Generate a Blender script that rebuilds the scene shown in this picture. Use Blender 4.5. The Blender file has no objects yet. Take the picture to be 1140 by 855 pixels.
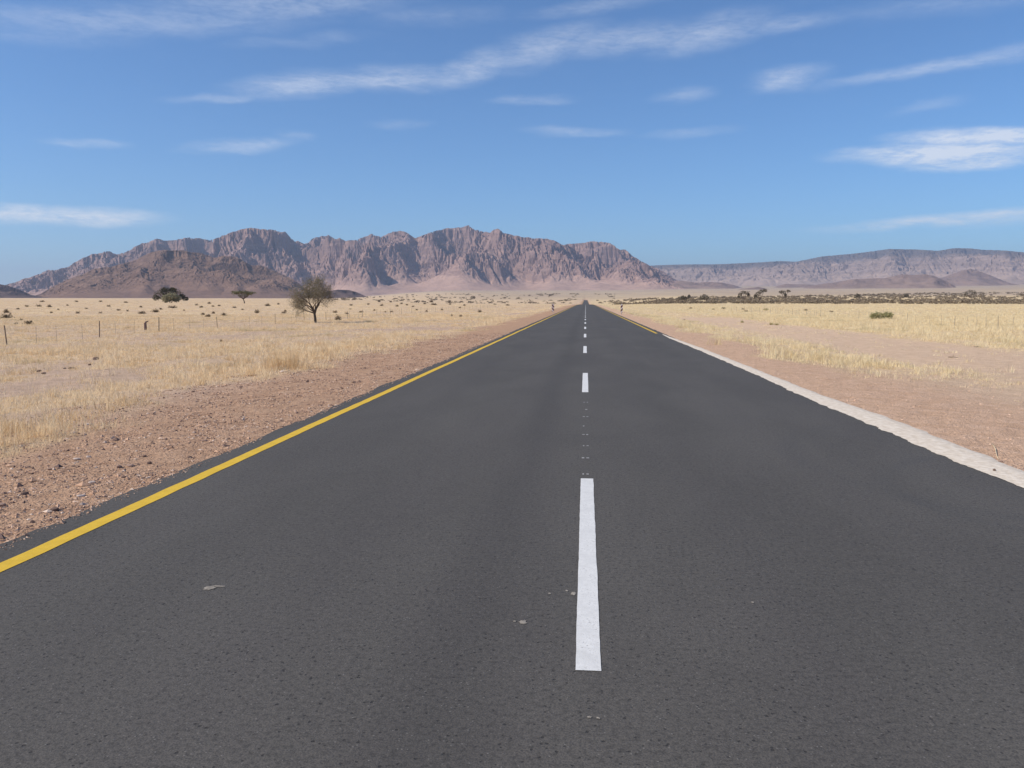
import bpy, math, random
import numpy as np

random.seed(7)
rng = np.random.default_rng(11)
R = math.radians
S = bpy.context.scene
COL = S.collection

# ------------------------------------------------------------------ camera
W_PX, H_PX, F_PX = 1140.0, 855.0, 922.0          # the photograph's own pixel frame
CAM_H = 1.55
HOR, VPX = 335.0, 652.0
PITCH = math.atan((H_PX / 2 - HOR) / F_PX)
YAW = math.atan((VPX - W_PX / 2) * math.cos(PITCH) / F_PX)
cam_d = bpy.data.cameras.new('camera')
cam_d.sensor_width = 36.0
cam_d.lens = 36.0 * F_PX / W_PX
cam_d.clip_start = 0.05
cam_d.clip_end = 200000.0
cam = bpy.data.objects.new('camera', cam_d)
cam.location = (0.0, 0.0, CAM_H)
cam.rotation_euler = (math.pi / 2 - PITCH, 0.0, YAW)
COL.objects.link(cam)
S.camera = cam

# ------------------------------------------------------------------ light, sky, exposure
SUN_EL, SUN_AZ = 41.0, -112.0                      # azimuth measured from the road direction, minus = left
SUN_STRENGTH, SKY_STRENGTH = 4.3, 0.125
EXPOSURE = 0.25
S.render.engine = 'CYCLES'
S.view_settings.view_transform = 'Standard'
S.view_settings.look = 'None'
S.view_settings.gamma = 1.0
S.view_settings.use_curve_mapping = False
S.view_settings.exposure = EXPOSURE
S.cycles.max_bounces = 5
S.cycles.diffuse_bounces = 3
S.cycles.glossy_bounces = 2
S.cycles.transmission_bounces = 3
S.cycles.transparent_max_bounces = 8
S.cycles.volume_bounces = 0
S.cycles.caustics_reflective = False
S.cycles.caustics_refractive = False

sun_d = bpy.data.lights.new('sun', 'SUN')
sun_d.energy = SUN_STRENGTH
sun_d.angle = R(0.53)
sun_d.color = (1.0, 0.92, 0.80)
sun = bpy.data.objects.new('sun', sun_d)
sun.location = (-60, -10, 60)
sun.rotation_euler = (math.pi / 2 - R(SUN_EL), 0.0, math.pi - R(SUN_AZ) )
COL.objects.link(sun)

_rot = [(math.cos(YAW), math.sin(YAW), 0.0),
        (-math.sin(YAW) * math.cos(PITCH), math.cos(YAW) * math.cos(PITCH), -math.sin(PITCH)),
        (-math.sin(YAW) * math.sin(PITCH), math.cos(YAW) * math.sin(PITCH), math.cos(PITCH))]


def ray(px, py):
    """photograph pixel -> (azimuth, rise per metre of ground distance)"""
    a, b = (px - W_PX / 2) / F_PX, -(py - H_PX / 2) / F_PX
    d = [_rot[0][i] * a + _rot[1][i] + _rot[2][i] * b for i in range(3)]
    hyp = math.hypot(d[0], d[1])
    return math.atan2(d[0], d[1]), d[2] / hyp


class NT:
    """small helper for building node trees"""
    def __init__(self, tree):
        self.t = tree
        tree.nodes.clear()

    def n(self, typ, ins=None, **kw):
        nd = self.t.nodes.new(typ)
        for k, v in kw.items():
            setattr(nd, k, v)
        for k, v in (ins or {}).items():
            s = nd.inputs[k]
            if isinstance(v, bpy.types.NodeSocket):
                self.t.links.new(v, s)
            else:
                s.default_value = v
        return nd

    def math(self, op, a, b=0.0, c=0.0, clamp=False):
        return self.n('ShaderNodeMath', {0: a, 1: b, 2: c}, operation=op, use_clamp=clamp).outputs[0]

    def vmath(self, op, a, b=(0, 0, 0)):
        return self.n('ShaderNodeVectorMath', {0: a, 1: b}, operation=op).outputs[0]

    def noise(self, vec, scale, detail=3.0, rough=0.55, dist=0.0):
        return self.n('ShaderNodeTexNoise', {'Vector': vec, 'Scale': scale, 'Detail': detail, 'Roughness': rough, 'Distortion': dist}).outputs['Fac']

    def step(self, v, lo, hi, t0=0.0, t1=1.0):
        return self.n('ShaderNodeMapRange', {'Value': v, 'From Min': lo, 'From Max': hi, 'To Min': t0, 'To Max': t1},
                      interpolation_type='SMOOTHSTEP').outputs[0]

    def mix(self, f, a, b, blend='MIX'):
        nd = self.n('ShaderNodeMix', data_type='RGBA', blend_type=blend)
        for i, v in ((0, f), (6, a), (7, b)):
            if isinstance(v, bpy.types.NodeSocket):
                self.t.links.new(v, nd.inputs[i])
            elif i == 0:
                nd.inputs[i].default_value = v
            else:
                nd.inputs[i].default_value = tuple(v) + ((1.0,) if len(v) == 3 else ())
        return nd.outputs[2]

    def attr(self, name):
        return self.n('ShaderNodeAttribute', attribute_name=name).outputs['Fac']


world = bpy.data.worlds.new('World')
S.world = world
world.use_nodes = True
t = NT(world.node_tree)
sky = t.n('ShaderNodeTexSky', sky_type='NISHITA', sun_disc=False, sun_elevation=R(SUN_EL), sun_rotation=R(SUN_AZ),
          altitude=900.0, air_density=1.0, dust_density=0.1, ozone_density=3.0)
gen = t.n('ShaderNodeTexCoord').outputs['Generated']
sp = t.n('ShaderNodeSeparateXYZ', {0: gen})
az_d = t.math('MULTIPLY', t.math('ARCTAN2', sp.outputs[0], sp.outputs[1]), 57.2958)
el_d = t.math('MULTIPLY', t.math('ARCSINE', sp.outputs[2]), 57.2958)
skyv = t.n('ShaderNodeCombineXYZ', {0: az_d, 1: el_d}).outputs[0]
warp = t.n('ShaderNodeTexNoise', {'Vector': t.vmath('MULTIPLY', skyv, (0.25, 0.8, 1)), 'Scale': 1.0, 'Detail': 4.0}).outputs['Color']
warped = t.vmath('ADD', skyv, t.vmath('MULTIPLY', t.vmath('SUBTRACT', warp, (0.5, 0.5, 0.5)), (3.6, 0.9, 0)))
# each cirrus streak: photograph position, half length, half width, tilt in degrees, strength
CLOUDS = [(250, 108, 75, 7, 8, .38), (350, 93, 105, 16, 7, .72), (440, 88, 90, 17, 2, .72), (530, 75, 85, 18, 16, .66), (610, 52, 85, 22, 14, .62),
          (700, 44, 100, 19, 5, .62), (785, 38, 85, 21, 8, .66), (870, 28, 85, 12, 2, .42),
          (150, 24, 215, 19, 6, .46), (310, 6, 170, 17, 6, .52), (50, 36, 120, 16, 5, .24),
          (1045, 172, 110, 15, -2, 1.35), (1115, 153, 115, 11, -4, 1.35), (1080, 180, 70, 11, 0, 1.0),
          (875, 89, 46, 15, 4, .66), (1045, 73, 135, 10, 4, .58), (1055, 245, 140, 8, 3, .85), (1140, 243, 80, 9, 3, .4),
          (62, 240, 120, 12, 1, 1.1), (272, 162, 70, 9, 6, .40), (100, 160, 48, 6, 0, .32),
          (590, 110, 60, 7, 0, .36), (760, 107, 40, 10, 4, .36), (640, 147, 66, 8, -3, .33), (770, 148, 60, 6, 2, .24),
          (440, 138, 44, 7, 4, .22), (660, 8, 90, 11, 5, .36), (1070, 4, 150, 13, -3, .26), (480, 18, 100, 14, 3, .22),
          (340, 46, 100, 9, 7, .20), (1035, 118, 44, 8, 6, .25), (330, 152, 30, 8, 0, .22)]
total = None
for cx, cy, a, b, tilt, op in CLOUDS:
    az, sl = ray(cx, cy)
    mp = t.n('ShaderNodeMapping', {'Vector': warped, 'Location': (math.degrees(az), math.degrees(math.atan(sl)), 0),
                                   'Rotation': (0, 0, R(tilt)), 'Scale': (a / 15.5, b / 15.5, 1)}, vector_type='TEXTURE')
    ln = t.n('ShaderNodeVectorMath', {0: mp.outputs[0]}, operation='LENGTH').outputs['Value']
    fo = t.step(ln, 0.1, 1.05, op, 0.0)
    total = fo if total is None else t.math('MAXIMUM', total, fo)
rotd = t.n('ShaderNodeMapping', {'Vector': warped, 'Rotation': (0, 0, R(-9)), 'Scale': (0.42, 1.7, 1)}).outputs[0]
wisp = t.noise(rotd, 1.0, 6.0, 0.5, 0.3)
fine = t.noise(t.n('ShaderNodeMapping', {'Vector': skyv, 'Rotation': (0, 0, R(28)), 'Scale': (1.6, 6.5, 1)}).outputs[0], 1.0, 7.0, 0.7)
tex = t.math('ADD', t.step(wisp, 0.22, 0.72, 0.42, 1.08), t.step(fine, 0.3, 0.7, -0.24, 0.24))
veil = t.math('MULTIPLY', t.step(wisp, 0.5, 0.8), t.step(el_d, 7.0, 24.0, 0.0, 0.04))
cl = t.math('ADD', t.math('MULTIPLY', total, tex), veil, clamp=True)
cl = t.math('MULTIPLY', cl, t.step(el_d, 8.0, 16.0, 0.74, 0.44))
skyc = t.mix(1.0, sky.outputs[0], (0.50, 0.71, 0.905), 'MULTIPLY')
skyc = t.mix(cl, skyc, (6.3, 6.5, 6.9))
bg = t.n('ShaderNodeBackground', {'Color': skyc, 'Strength': SKY_STRENGTH})
out = t.n('ShaderNodeOutputWorld', {'Surface': bg.outputs[0]})


# ------------------------------------------------------------------ numeric helpers
def sstep(lo, hi, v):
    u = np.clip((np.asarray(v, float) - lo) / (hi - lo), 0, 1)
    return u * u * (3 - 2 * u)


def _hash(ix, iy, seed):
    n = (ix.astype(np.int64) * 374761393 + iy.astype(np.int64) * 668265263 + seed * 1442695041) & 0xFFFFFFFF
    n = ((n ^ (n >> 13)) * 1274126177) & 0xFFFFFFFF
    n = ((n ^ (n >> 16)) * 2246822519) & 0xFFFFFFFF
    return ((n ^ (n >> 15)) & 0xFFFFFF) / float(0xFFFFFF)


def vnoise(x, y, seed=0):
    x, y = np.broadcast_arrays(np.asarray(x, float), np.asarray(y, float))
    ix, iy = np.floor(x), np.floor(y)
    fx, fy = x - ix, y - iy
    ix, iy = ix.astype(np.int64), iy.astype(np.int64)
    ux, uy = fx ** 3 * (fx * (6 * fx - 15) + 10), fy ** 3 * (fy * (6 * fy - 15) + 10)

    def g(dx, dy):
        a = _hash(ix + dx, iy + dy, seed) * 2 * np.pi
        return np.cos(a) * (fx - dx) + np.sin(a) * (fy - dy)
    a = g(0, 0) * (1 - ux) + g(1, 0) * ux
    b = g(0, 1) * (1 - ux) + g(1, 1) * ux
    return (a * (1 - uy) + b * uy) * 1.4


def fbm(x, y, seed=0, oct=4, gain=0.5):
    s, a = 0.0, 1.0
    for o in range(oct):
        s = s + a * vnoise(x * 2 ** o, y * 2 ** o, seed + o * 17)
        a *= gain
    return s


# ------------------------------------------------------------------ lie of the land
PROF = {'left': ([0, 150, 300, 420, 1000, 5000, 12000, 90000], [0, 0, .5, .93, 2.9, 17, 40, 40]),
        'mid': ([0, 300, 400, 600, 780, 900, 1300, 1700, 2500, 4000, 8000, 12000, 90000],
                [0, 0, -.1, -1.1, -1.9, -1.6, .5, 3.4, 17.5, 37, 103, 150, 400]),
            'right': ([0, 330, 450, 600, 800, 1200, 1700, 3000, 8000, 14000, 90000],
                  [0, 0, .18, .57, 1.55, 4.8, 10.5, 26, 110, 245, 600])}


def prof(side, r):
    xs, zs = PROF[side]
    s = 0.0
    for k, w in ((0.86, .12), (0.93, .23), (1.0, .30), (1.07, .23), (1.14, .12)):
        s = s + w * np.interp(r * k, xs, zs)
    return s


def base_z(x, y):
    x, y = np.asarray(x, float), np.asarray(y, float)
    r = np.hypot(x, y)
    az = np.degrees(np.arctan2(x, y))
    b = 1 - sstep(-18.5, -8.5, az)
    c = sstep(1.2, 6, az)
    # behind the viewer everything is the level near plain
    rr = np.where(np.abs(az) > 75, np.minimum(r, 250), r)
    return prof('left', rr) * b + prof('mid', rr) * (1 - b - c) + prof('right', rr) * c


def gz(x, y):
    x, y = np.asarray(x, float), np.asarray(y, float)
    ax = np.abs(x)
    r = np.hypot(x, y)
    z = base_z(x, y)
    off = -0.07 + 0.055 * sstep(3.1, 3.55, ax) - 0.22 * sstep(3.8, 10, ax)
    side = sstep(4.2, 8.0, ax)
    near = 1 - sstep(150, 700, r)
    und = (0.05 * fbm(x / 2.6, y / 2.6, 3, 3) + 0.10 * fbm(x / 14, y / 14, 5, 2)) * side * near
    grav = 0.012 * fbm(x / 0.35, y / 0.35, 9, 2) * sstep(3.75, 4.3, ax) * (1 - sstep(30, 60, r))
    far = 0.35 * fbm(x / 120, y / 120, 8, 2) * side * sstep(200, 900, r)
    return z + off + und + grav + far


def road_z(y):
    return base_z(np.zeros_like(np.asarray(y, float)), np.asarray(y, float))


def hit(px, py):
    """where the sight line through a pixel of the photograph first meets the land"""
    az, sl = ray(px, py)
    d = np.concatenate([np.arange(2.5, 100, 0.05), np.geomspace(100, 9000, 6000)])
    zz = base_z(d * math.sin(az), d * math.cos(az)) - 0.12 * np.clip((np.abs(d * math.sin(az)) - 3.8) / 5, 0, 1) * 1.4
    over = CAM_H + sl * d
    w = np.nonzero(over <= zz)[0]
    if len(w) and w[0] > 0:
        i = w[0]
        g0, g1 = over[i - 1] - zz[i - 1], over[i] - zz[i]
        dd = d[i - 1] + (d[i] - d[i - 1]) * g0 / (g0 - g1)
    else:
        dd = 2500.0
    return dd * math.sin(az), dd * math.cos(az), dd


# ------------------------------------------------------------------ object helpers
def mesh_np(name, verts, polys, mat=None, smooth=False, attrs=None, link=True):
    """verts (n,3) array; polys: list of (k,m) int arrays, one per polygon size m"""
    verts = np.ascontiguousarray(verts, dtype=np.float32)
    polys = [np.asarray(p, dtype=np.int32) for p in polys if len(p)]
    me = bpy.data.meshes.new(name)
    me.vertices.add(len(verts))
    me.vertices.foreach_set('co', verts.ravel())
    loops = np.concatenate([p.ravel() for p in polys])
    sizes = np.concatenate([np.full(len(p), p.shape[1], np.int32) for p in polys])
    me.loops.add(len(loops))
    me.loops.foreach_set('vertex_index', loops)
    me.polygons.add(len(sizes))
    me.polygons.foreach_set('loop_start', np.concatenate([[0], np.cumsum(sizes)[:-1]]).astype(np.int32))
    me.polygons.foreach_set('loop_total', sizes)
    me.polygons.foreach_set('use_smooth', np.full(len(sizes), smooth))
    for k, v in (attrs or {}).items():
        at = me.attributes.new(k, 'FLOAT', 'POINT')
        at.data.foreach_set('value', np.ascontiguousarray(v, dtype=np.float32))
    me.update(calc_edges=True)
    if mat:
        me.materials.append(mat)
    if not link:
        return me
    o = bpy.data.objects.new(name, me)
    COL.objects.link(o)
    return o


def grid_polys(nr, nc):
    i = np.arange(nr - 1)[:, None] * nc + np.arange(nc - 1)[None, :]
    i = i.ravel()
    return np.stack([i, i + 1, i + nc + 1, i + nc], 1)


def tag(o, label=None, cat=None, group=None, kind=None):
    for k, v in (('label', label), ('category', cat), ('group', group), ('kind', kind)):
        if v:
            o[k] = v
    return o


def empty(name, loc, rz=0.0):
    o = bpy.data.objects.new(name, None)
    o.empty_display_size = 0.3
    o.location = loc
    o.rotation_euler = (0, 0, rz)
    COL.objects.link(o)
    return o


class MB:
    """collects simple solids into one mesh"""
    def __init__(self):
        self.v, self.f = [], []

    def tube(self, pts, radii, n=6, cap=True):
        base = len(self.v)
        pts = [np.asarray(p, float) for p in pts]
        for i, p in enumerate(pts):
            d = pts[min(i + 1, len(pts) - 1)] - pts[max(i - 1, 0)]
            d = d / (np.linalg.norm(d) + 1e-9)
            u = np.cross(d, (0.31, 0.93, 0.17) if abs(d[1]) < 0.9 else (1.0, 0, 0))
            u /= np.linalg.norm(u)
            w = np.cross(d, u)
            for k in range(n):
                a = 2 * math.pi * k / n
                self.v.append(p + radii[i] * (math.cos(a) * u + math.sin(a) * w))
        for i in range(len(pts) - 1):
            for k in range(n):
                a, b = base + i * n + k, base + i * n + (k + 1) % n
                self.f.append((a, b, b + n, a + n))
        if cap:
            self.f.append(tuple(base + k for k in range(n))[::-1])
            self.f.append(tuple(base + (len(pts) - 1) * n + k for k in range(n)))

    def box(self, c, s, bev=0.0):
        x, y, z = (q / 2 for q in s)
        b = len(self.v)
        for sx in (-1, 1):
            for sy in (-1, 1):
                for sz in (-1, 1):
                    self.v.append(np.array([c[0] + sx * x, c[1] + sy * y, c[2] + sz * z]))
        for q in ((0, 1, 3, 2), (4, 6, 7, 5), (0, 4, 5, 1), (2, 3, 7, 6), (0, 2, 6, 4), (1, 5, 7, 3)):
            self.f.append(tuple(b + i for i in q))

    def quad(self, c, u, w):
        b = len(self.v)
        for a, d in ((-1, -1), (1, -1), (1, 1), (-1, 1)):
            self.v.append(c + a * u + d * w)
        self.f.append((b, b + 1, b + 2, b + 3))

    def build(self, name, mat, parent=None, smooth=False):
        me = bpy.data.meshes.new(name)
        me.from_pydata([tuple(q) for q in self.v], [], self.f)
        me.polygons.foreach_set('use_smooth', [smooth] * len(me.polygons))
        me.materials.append(mat)
        o = bpy.data.objects.new(name, me)
        COL.objects.link(o)
        if parent:
            o.parent = parent
        return o


# ------------------------------------------------------------------ materials
def new_mat(name):
    m = bpy.data.materials.new(name)
    m.use_nodes = True
    return m, NT(m.node_tree)


def finish(t, color, rough=0.9, spec=0.2, bump=None, bstr=0.5, bdist=0.02):
    ins = {'Base Color': color, 'Roughness': rough, 'Specular IOR Level': spec}
    if not isinstance(color, bpy.types.NodeSocket):
        ins['Base Color'] = tuple(color) + (1.0,)
    if bump is not None:
        ins['Normal'] = t.n('ShaderNodeBump', {'Height': bump, 'Strength': bstr, 'Distance': bdist}).outputs[0]
    b = t.n('ShaderNodeBsdfPrincipled', ins)
    t.n('ShaderNodeOutputMaterial', {'Surface': b.outputs[0]})
    return b


def simple_mat(name, c1, c2, scale=8.0, rough=0.85, spec=0.25, bstr=0.3, bdist=0.01, coord='Object'):
    m, t = new_mat(name)
    v = t.n('ShaderNodeTexCoord').outputs[coord]
    f = t.noise(v, scale, 4.0)
    f2 = t.step(f, 0.35, 0.65)
    finish(t, t.mix(f2, c1, c2), rough, spec, f, bstr, bdist)
    return m


def asphalt_mat():
    m, t = new_mat('asphalt')
    p = t.n('ShaderNodeNewGeometry').outputs['Position']
    x = t.n('ShaderNodeSeparateXYZ', {0: p})
    streak = t.noise(t.vmath('MULTIPLY', p, (1.6, 0.05, 1)), 1.0, 4.0, 0.6)
    blot = t.noise(t.vmath('MULTIPLY', p, (0.7, 0.25, 1)), 1.0, 5.0, 0.6, 0.4)
    mid = t.noise(p, 9.0, 4.0, 0.6)
    grain = t.noise(p, 120.0, 3.0, 0.7)
    grain2 = t.noise(p, 38.0, 3.0, 0.7)
    pit = t.n('ShaderNodeTexVoronoi', {'Vector': p, 'Scale': 36.0, 'Randomness': 1.0}, feature='F1')
    pitrnd = t.n('ShaderNodeSeparateColor', {0: pit.outputs['Color']}).outputs[0]
    pits = t.math('MULTIPLY', t.step(t.math('ADD', pit.outputs['Distance'], t.math('MULTIPLY', t.math('SUBTRACT', grain2, 0.5), 0.5)), 0.30, 0.12), t.step(pitrnd, 0.55, 0.75))
    ston = t.n('ShaderNodeTexVoronoi', {'Vector': p, 'Scale': 75.0, 'Randomness': 1.0}, feature='F1')
    srnd = t.n('ShaderNodeSeparateColor', {0: ston.outputs['Color']}).outputs[1]
    stones = t.math('MULTIPLY', t.step(ston.outputs['Distance'], 0.36, 0.2), t.step(srnd, 0.90, 0.96))
    c = t.mix(t.step(blot, 0.3, 0.7), (0.064, 0.0595, 0.0535), (0.084, 0.078, 0.070))
    c = t.mix(t.math('MULTIPLY', t.step(streak, 0.35, 0.7), 0.5), c, (0.070, 0.064, 0.060))
    c = t.mix(t.math('MULTIPLY', t.step(mid, 0.35, 0.75), 0.32), c, (0.092, 0.085, 0.075))
    # wheel tracks polished a little darker on the left lane
    for cx, w, amt in ((-0.55, 0.40, 0.34), (-2.3, 0.5, 0.16), (1.15, 0.5, 0.14), (2.6, 0.45, 0.14)):
        d = t.math('ABSOLUTE', t.math('SUBTRACT', x.outputs[0], cx))
        c = t.mix(t.math('MULTIPLY', t.step(d, w, 0.0), t.math('MULTIPLY', t.step(streak, 0.2, 0.7, 0.6, 1.0), amt)), c, (0.047, 0.044, 0.041))
    # old turning scuffs on the right lane: arcs of rubber
    for (cx, cy, rad, w, amt) in ((4.3, 6.9, 1.75, 0.16, 0.30), (5.0, 8.3, 2.9, 0.20, 0.24)):
        q = t.vmath('SUBTRACT', p, (cx, cy, 0))
        ln = t.n('ShaderNodeVectorMath', {0: t.vmath('MULTIPLY', q, (1, 1, 0))}, operation='LENGTH').outputs['Value']
        d = t.math('ABSOLUTE', t.math('SUBTRACT', ln, rad))
        c = t.mix(t.math('MULTIPLY', t.step(d, w, 0.0), t.math('MULTIPLY', t.step(blot, 0.42, 0.62), amt)), c, (0.05, 0.05, 0.05))
    c = t.mix(t.math('MULTIPLY', t.step(grain, 0.40, 0.66), 0.6), c, t.mix(1.0, c, (1.55, 1.52, 1.48), 'MULTIPLY'))
    c = t.mix(t.math('MULTIPLY', t.step(grain2, 0.40, 0.66), 0.5), c, t.mix(1.0, c, (1.45, 1.42, 1.40), 'MULTIPLY'))
    c = t.mix(t.math('MULTIPLY', t.step(grain2, 0.48, 0.34), 0.6), c, t.mix(1.0, c, (0.6, 0.6, 0.6), 'MULTIPLY'))
    c = t.mix(t.math('MULTIPLY', t.step(grain, 0.5, 0.32), 0.75), c, (0.052, 0.050, 0.052))
    c = t.mix(t.math('MULTIPLY', pits, 0.8), c, (0.028, 0.026, 0.025))
    c = t.mix(t.math('MULTIPLY', stones, 0.55), c, (0.22, 0.205, 0.19))
    h = t.math('SUBTRACT', t.math('ADD', grain, t.math('MULTIPLY', stones, 0.3)), t.math('MULTIPLY', pits, 0.6))
    finish(t, c, 0.86, 0.24, h, 0.5, 0.006)
    return m


def paint_mat(name, col, wear):
    m, t = new_mat(name)
    p = t.n('ShaderNodeNewGeometry').outputs['Position']
    grain = t.noise(p, 95.0, 4.0, 0.75)
    mid = t.noise(p, 7.0, 4.0, 0.6)
    c = t.mix(t.step(mid, 0.35, 0.7), col, tuple(q * 0.88 for q in col))
    worn = t.math('ADD', grain, t.math('MULTIPLY', t.math('SUBTRACT', mid, 0.5), 0.35))
    c = t.mix(t.math('MULTIPLY', t.step(worn, 0.42, 0.28), wear), c, (0.17, 0.16, 0.15))
    c = t.mix(t.step(t.noise(p, 30.0, 3.0, 0.7), 0.35, 0.7, 0.0, 0.22), c, tuple(q * 0.62 for q in col))
    finish(t, c, 0.7, 0.3, grain, 0.35, 0.004)
    return m


def ground_mat():
    m, t = new_mat('ground')
    p = t.n('ShaderNodeNewGeometry').outputs['Position']
    straw, gravel, rightside, bajada = t.attr('straw'), t.attr('gravel'), t.attr('rightside'), t.attr('bajada')
    n_f = t.noise(p, 38.0, 4.0, 0.7)
    n_m = t.noise(p, 3.0, 5.0, 0.65)
    n_l = t.noise(p, 0.16, 5.0, 0.6)
    n_k = t.noise(t.vmath('MULTIPLY', p, (0.004, 0.012, 0.004)), 1.0, 5.0, 0.6)
    soil = t.mix(t.step(n_m, 0.3, 0.7), (0.46, 0.32, 0.235), (0.58, 0.415, 0.31))
    soil_r = t.mix(t.step(n_m, 0.3, 0.7), (0.62, 0.435, 0.295), (0.72, 0.525, 0.365))
    soil = t.mix(rightside, soil, soil_r)
    grv = t.mix(t.step(n_m, 0.3, 0.7), (0.46, 0.28, 0.175), (0.59, 0.38, 0.245))
    grv_r = t.mix(t.step(n_m, 0.3, 0.7), (0.63, 0.405, 0.26), (0.74, 0.50, 0.345))
    grv = t.mix(rightside, grv, grv_r)
    c = t.mix(gravel, soil, grv)
    vor = t.n('ShaderNodeTexVoronoi', {'Vector': p, 'Scale': 34.0}, feature='F1')
    vr = t.n('ShaderNodeSeparateColor', {0: vor.outputs['Color']})
    peb = t.math('MULTIPLY', t.step(vor.outputs['Distance'], 0.45, 0.25), t.math('MULTIPLY', gravel, t.step(vr.outputs[0], 0.3, 0.5)))
    pc = t.mix(vr.outputs[1], (0.20, 0.125, 0.10), (0.58, 0.43, 0.34))
    c = t.mix(t.math('MULTIPLY', peb, 0.6), c, pc)
    st = t.mix(t.step(n_l, 0.35, 0.7), (0.74, 0.555, 0.335), (0.66, 0.485, 0.30))
    st_r = t.mix(t.step(n_l, 0.35, 0.7), (0.72, 0.56, 0.32), (0.67, 0.50, 0.30))
    st = t.mix(rightside, st, st_r)
    c = t.mix(straw, c, st)
    bj = t.mix(t.step(n_k, 0.35, 0.65), (0.60, 0.47, 0.30), (0.42, 0.31, 0.235))
    c = t.mix(bajada, c, bj)
    c = t.mix(t.step(n_f, 0.25, 0.75, 0.0, 0.35), c, t.mix(1.0, c, (0.62, 0.6, 0.58), 'MULTIPLY'))
    n_g = t.noise(p, 13.0, 5.0, 0.7)
    c = t.mix(t.math('MULTIPLY', t.step(n_g, 0.46, 0.34), t.math('MULTIPLY', gravel, t.step(rightside, 0.0, 1.0, 0.5, 0.30))), c, (0.23, 0.145, 0.105))
    c = t.mix(t.math('MULTIPLY', t.step(n_g, 0.58, 0.70), t.math('MULTIPLY', gravel, 0.4)), c, (0.68, 0.53, 0.42))
    h = t.math('ADD', t.math('ADD', t.math('MULTIPLY', n_f, 0.4), t.math('MULTIPLY', n_g, 0.7)), t.math('ADD', n_m, t.math('MULTIPLY', peb, 0.45)))
    finish(t, c, 0.95, 0.1, h, 0.8, 0.07)
    return m


def grass_mat():
    m, t = new_mat('dry_grass')
    tint, side = t.attr('tint'), t.attr('side')
    a = t.mix(tint, (0.70, 0.495, 0.265), (0.95, 0.79, 0.55))
    b = t.mix(tint, (0.72, 0.56, 0.31), (0.93, 0.80, 0.54))
    c = t.mix(side, a, b)
    c = t.mix(t.attr('green'), c, (0.30, 0.27, 0.12))
    d = t.n('ShaderNodeBsdfDiffuse', {'Color': c})
    tr = t.n('ShaderNodeBsdfTranslucent', {'Color': c})
    mx = t.n('ShaderNodeMixShader', {0: 0.35, 1: d.outputs[0], 2: tr.outputs[0]})
    t.n('ShaderNodeOutputMaterial', {'Surface': mx.outputs[0]})
    return m


def leaf_mat(name, c1, c2, trans=0.25):
    m, t = new_mat(name)
    g = t.n('ShaderNodeNewGeometry')
    rnd = g.outputs['Random Per Island']
    n = t.noise(t.n('ShaderNodeTexCoord').outputs['Object'], 0.8, 3.0)
    f = t.math('ADD', t.math('MULTIPLY', rnd, 0.6), t.step(n, 0.35, 0.65, 0.0, 0.4))
    c = t.mix(f, c1, c2)
    d = t.n('ShaderNodeBsdfDiffuse', {'Color': c})
    tr = t.n('ShaderNodeBsdfTranslucent', {'Color': c})
    mx = t.n('ShaderNodeMixShader', {0: trans, 1: d.outputs[0], 2: tr.outputs[0]})
    t.n('ShaderNodeOutputMaterial', {'Surface': mx.outputs[0]})
    return m


def pebble_mat():
    m, t = new_mat('gravel')
    tint, side = t.attr('tint'), t.attr('side')
    p = t.n('ShaderNodeNewGeometry').outputs['Position']
    c = t.mix(t.step(tint, 0.0, 0.55), (0.15, 0.10, 0.085), (0.55, 0.345, 0.225))
    c = t.mix(t.step(tint, 0.55, 1.0), c, (0.66, 0.51, 0.40))
    c = t.mix(t.math('MULTIPLY', side, 0.6), c, (0.66, 0.46, 0.33))
    finish(t, c, 0.9, 0.2, t.noise(p, 90.0), 0.4, 0.004)
    return m


def rock_mat(name, low, high, dark, band=0.0, cap=None, scale=1.0):
    """mountain rock: 'hf' is the height share, steep faces bare rock, gentle ground scree"""
    m, t = new_mat(name)
    g = t.n('ShaderNodeNewGeometry')
    p = g.outputs['Position']
    hf = t.attr('hf')
    nz = t.n('ShaderNodeSeparateXYZ', {0: g.outputs['Normal']}).outputs[2]
    n1 = t.noise(p, 0.0022 * scale, 6.0, 0.6)
    n2 = t.noise(p, 0.012 * scale, 6.0, 0.68)
    n3 = t.noise(t.vmath('MULTIPLY', p, (0.35, 0.35, 2.2)), 0.011 * scale, 4.0, 0.6, 0.6)
    c = t.mix(t.step(t.math('ADD', hf, t.math('MULTIPLY', t.math('SUBTRACT', n1, 0.5), 0.7)), 0.15, 0.6), low, high)
    c = t.mix(t.step(t.math('ADD', nz, t.math('MULTIPLY', t.math('SUBTRACT', n2, 0.5), 0.4)), 0.86, 0.60, 0.0, 0.8), c, dark)
    c = t.mix(t.step(n2, 0.42, 0.72, 0.0, 0.55), c, dark)
    c = t.mix(t.step(n3, 0.45, 0.7, 0.0, band), c, tuple(q * 1.25 for q in low))
    if cap:
        n4 = t.noise(t.vmath('MULTIPLY', p, (0.03, 0.03, 1.7)), 0.0125, 3.0, 0.6)
        c = t.mix(t.step(n4, 0.48, 0.60, 0.0, 0.5), c, tuple(q * 0.62 for q in high))
        c = t.mix(t.step(t.math('ADD', hf, t.math('MULTIPLY', t.math('SUBTRACT', n2, 0.5), 0.3)), 0.66, 0.86, 0.0, 0.88), c, cap)
    finish(t, c, 0.95, 0.05, t.math('ADD', n2, t.math('MULTIPLY', n3, 0.5)), 0.55, 26.0 / scale)
    return m


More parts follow.
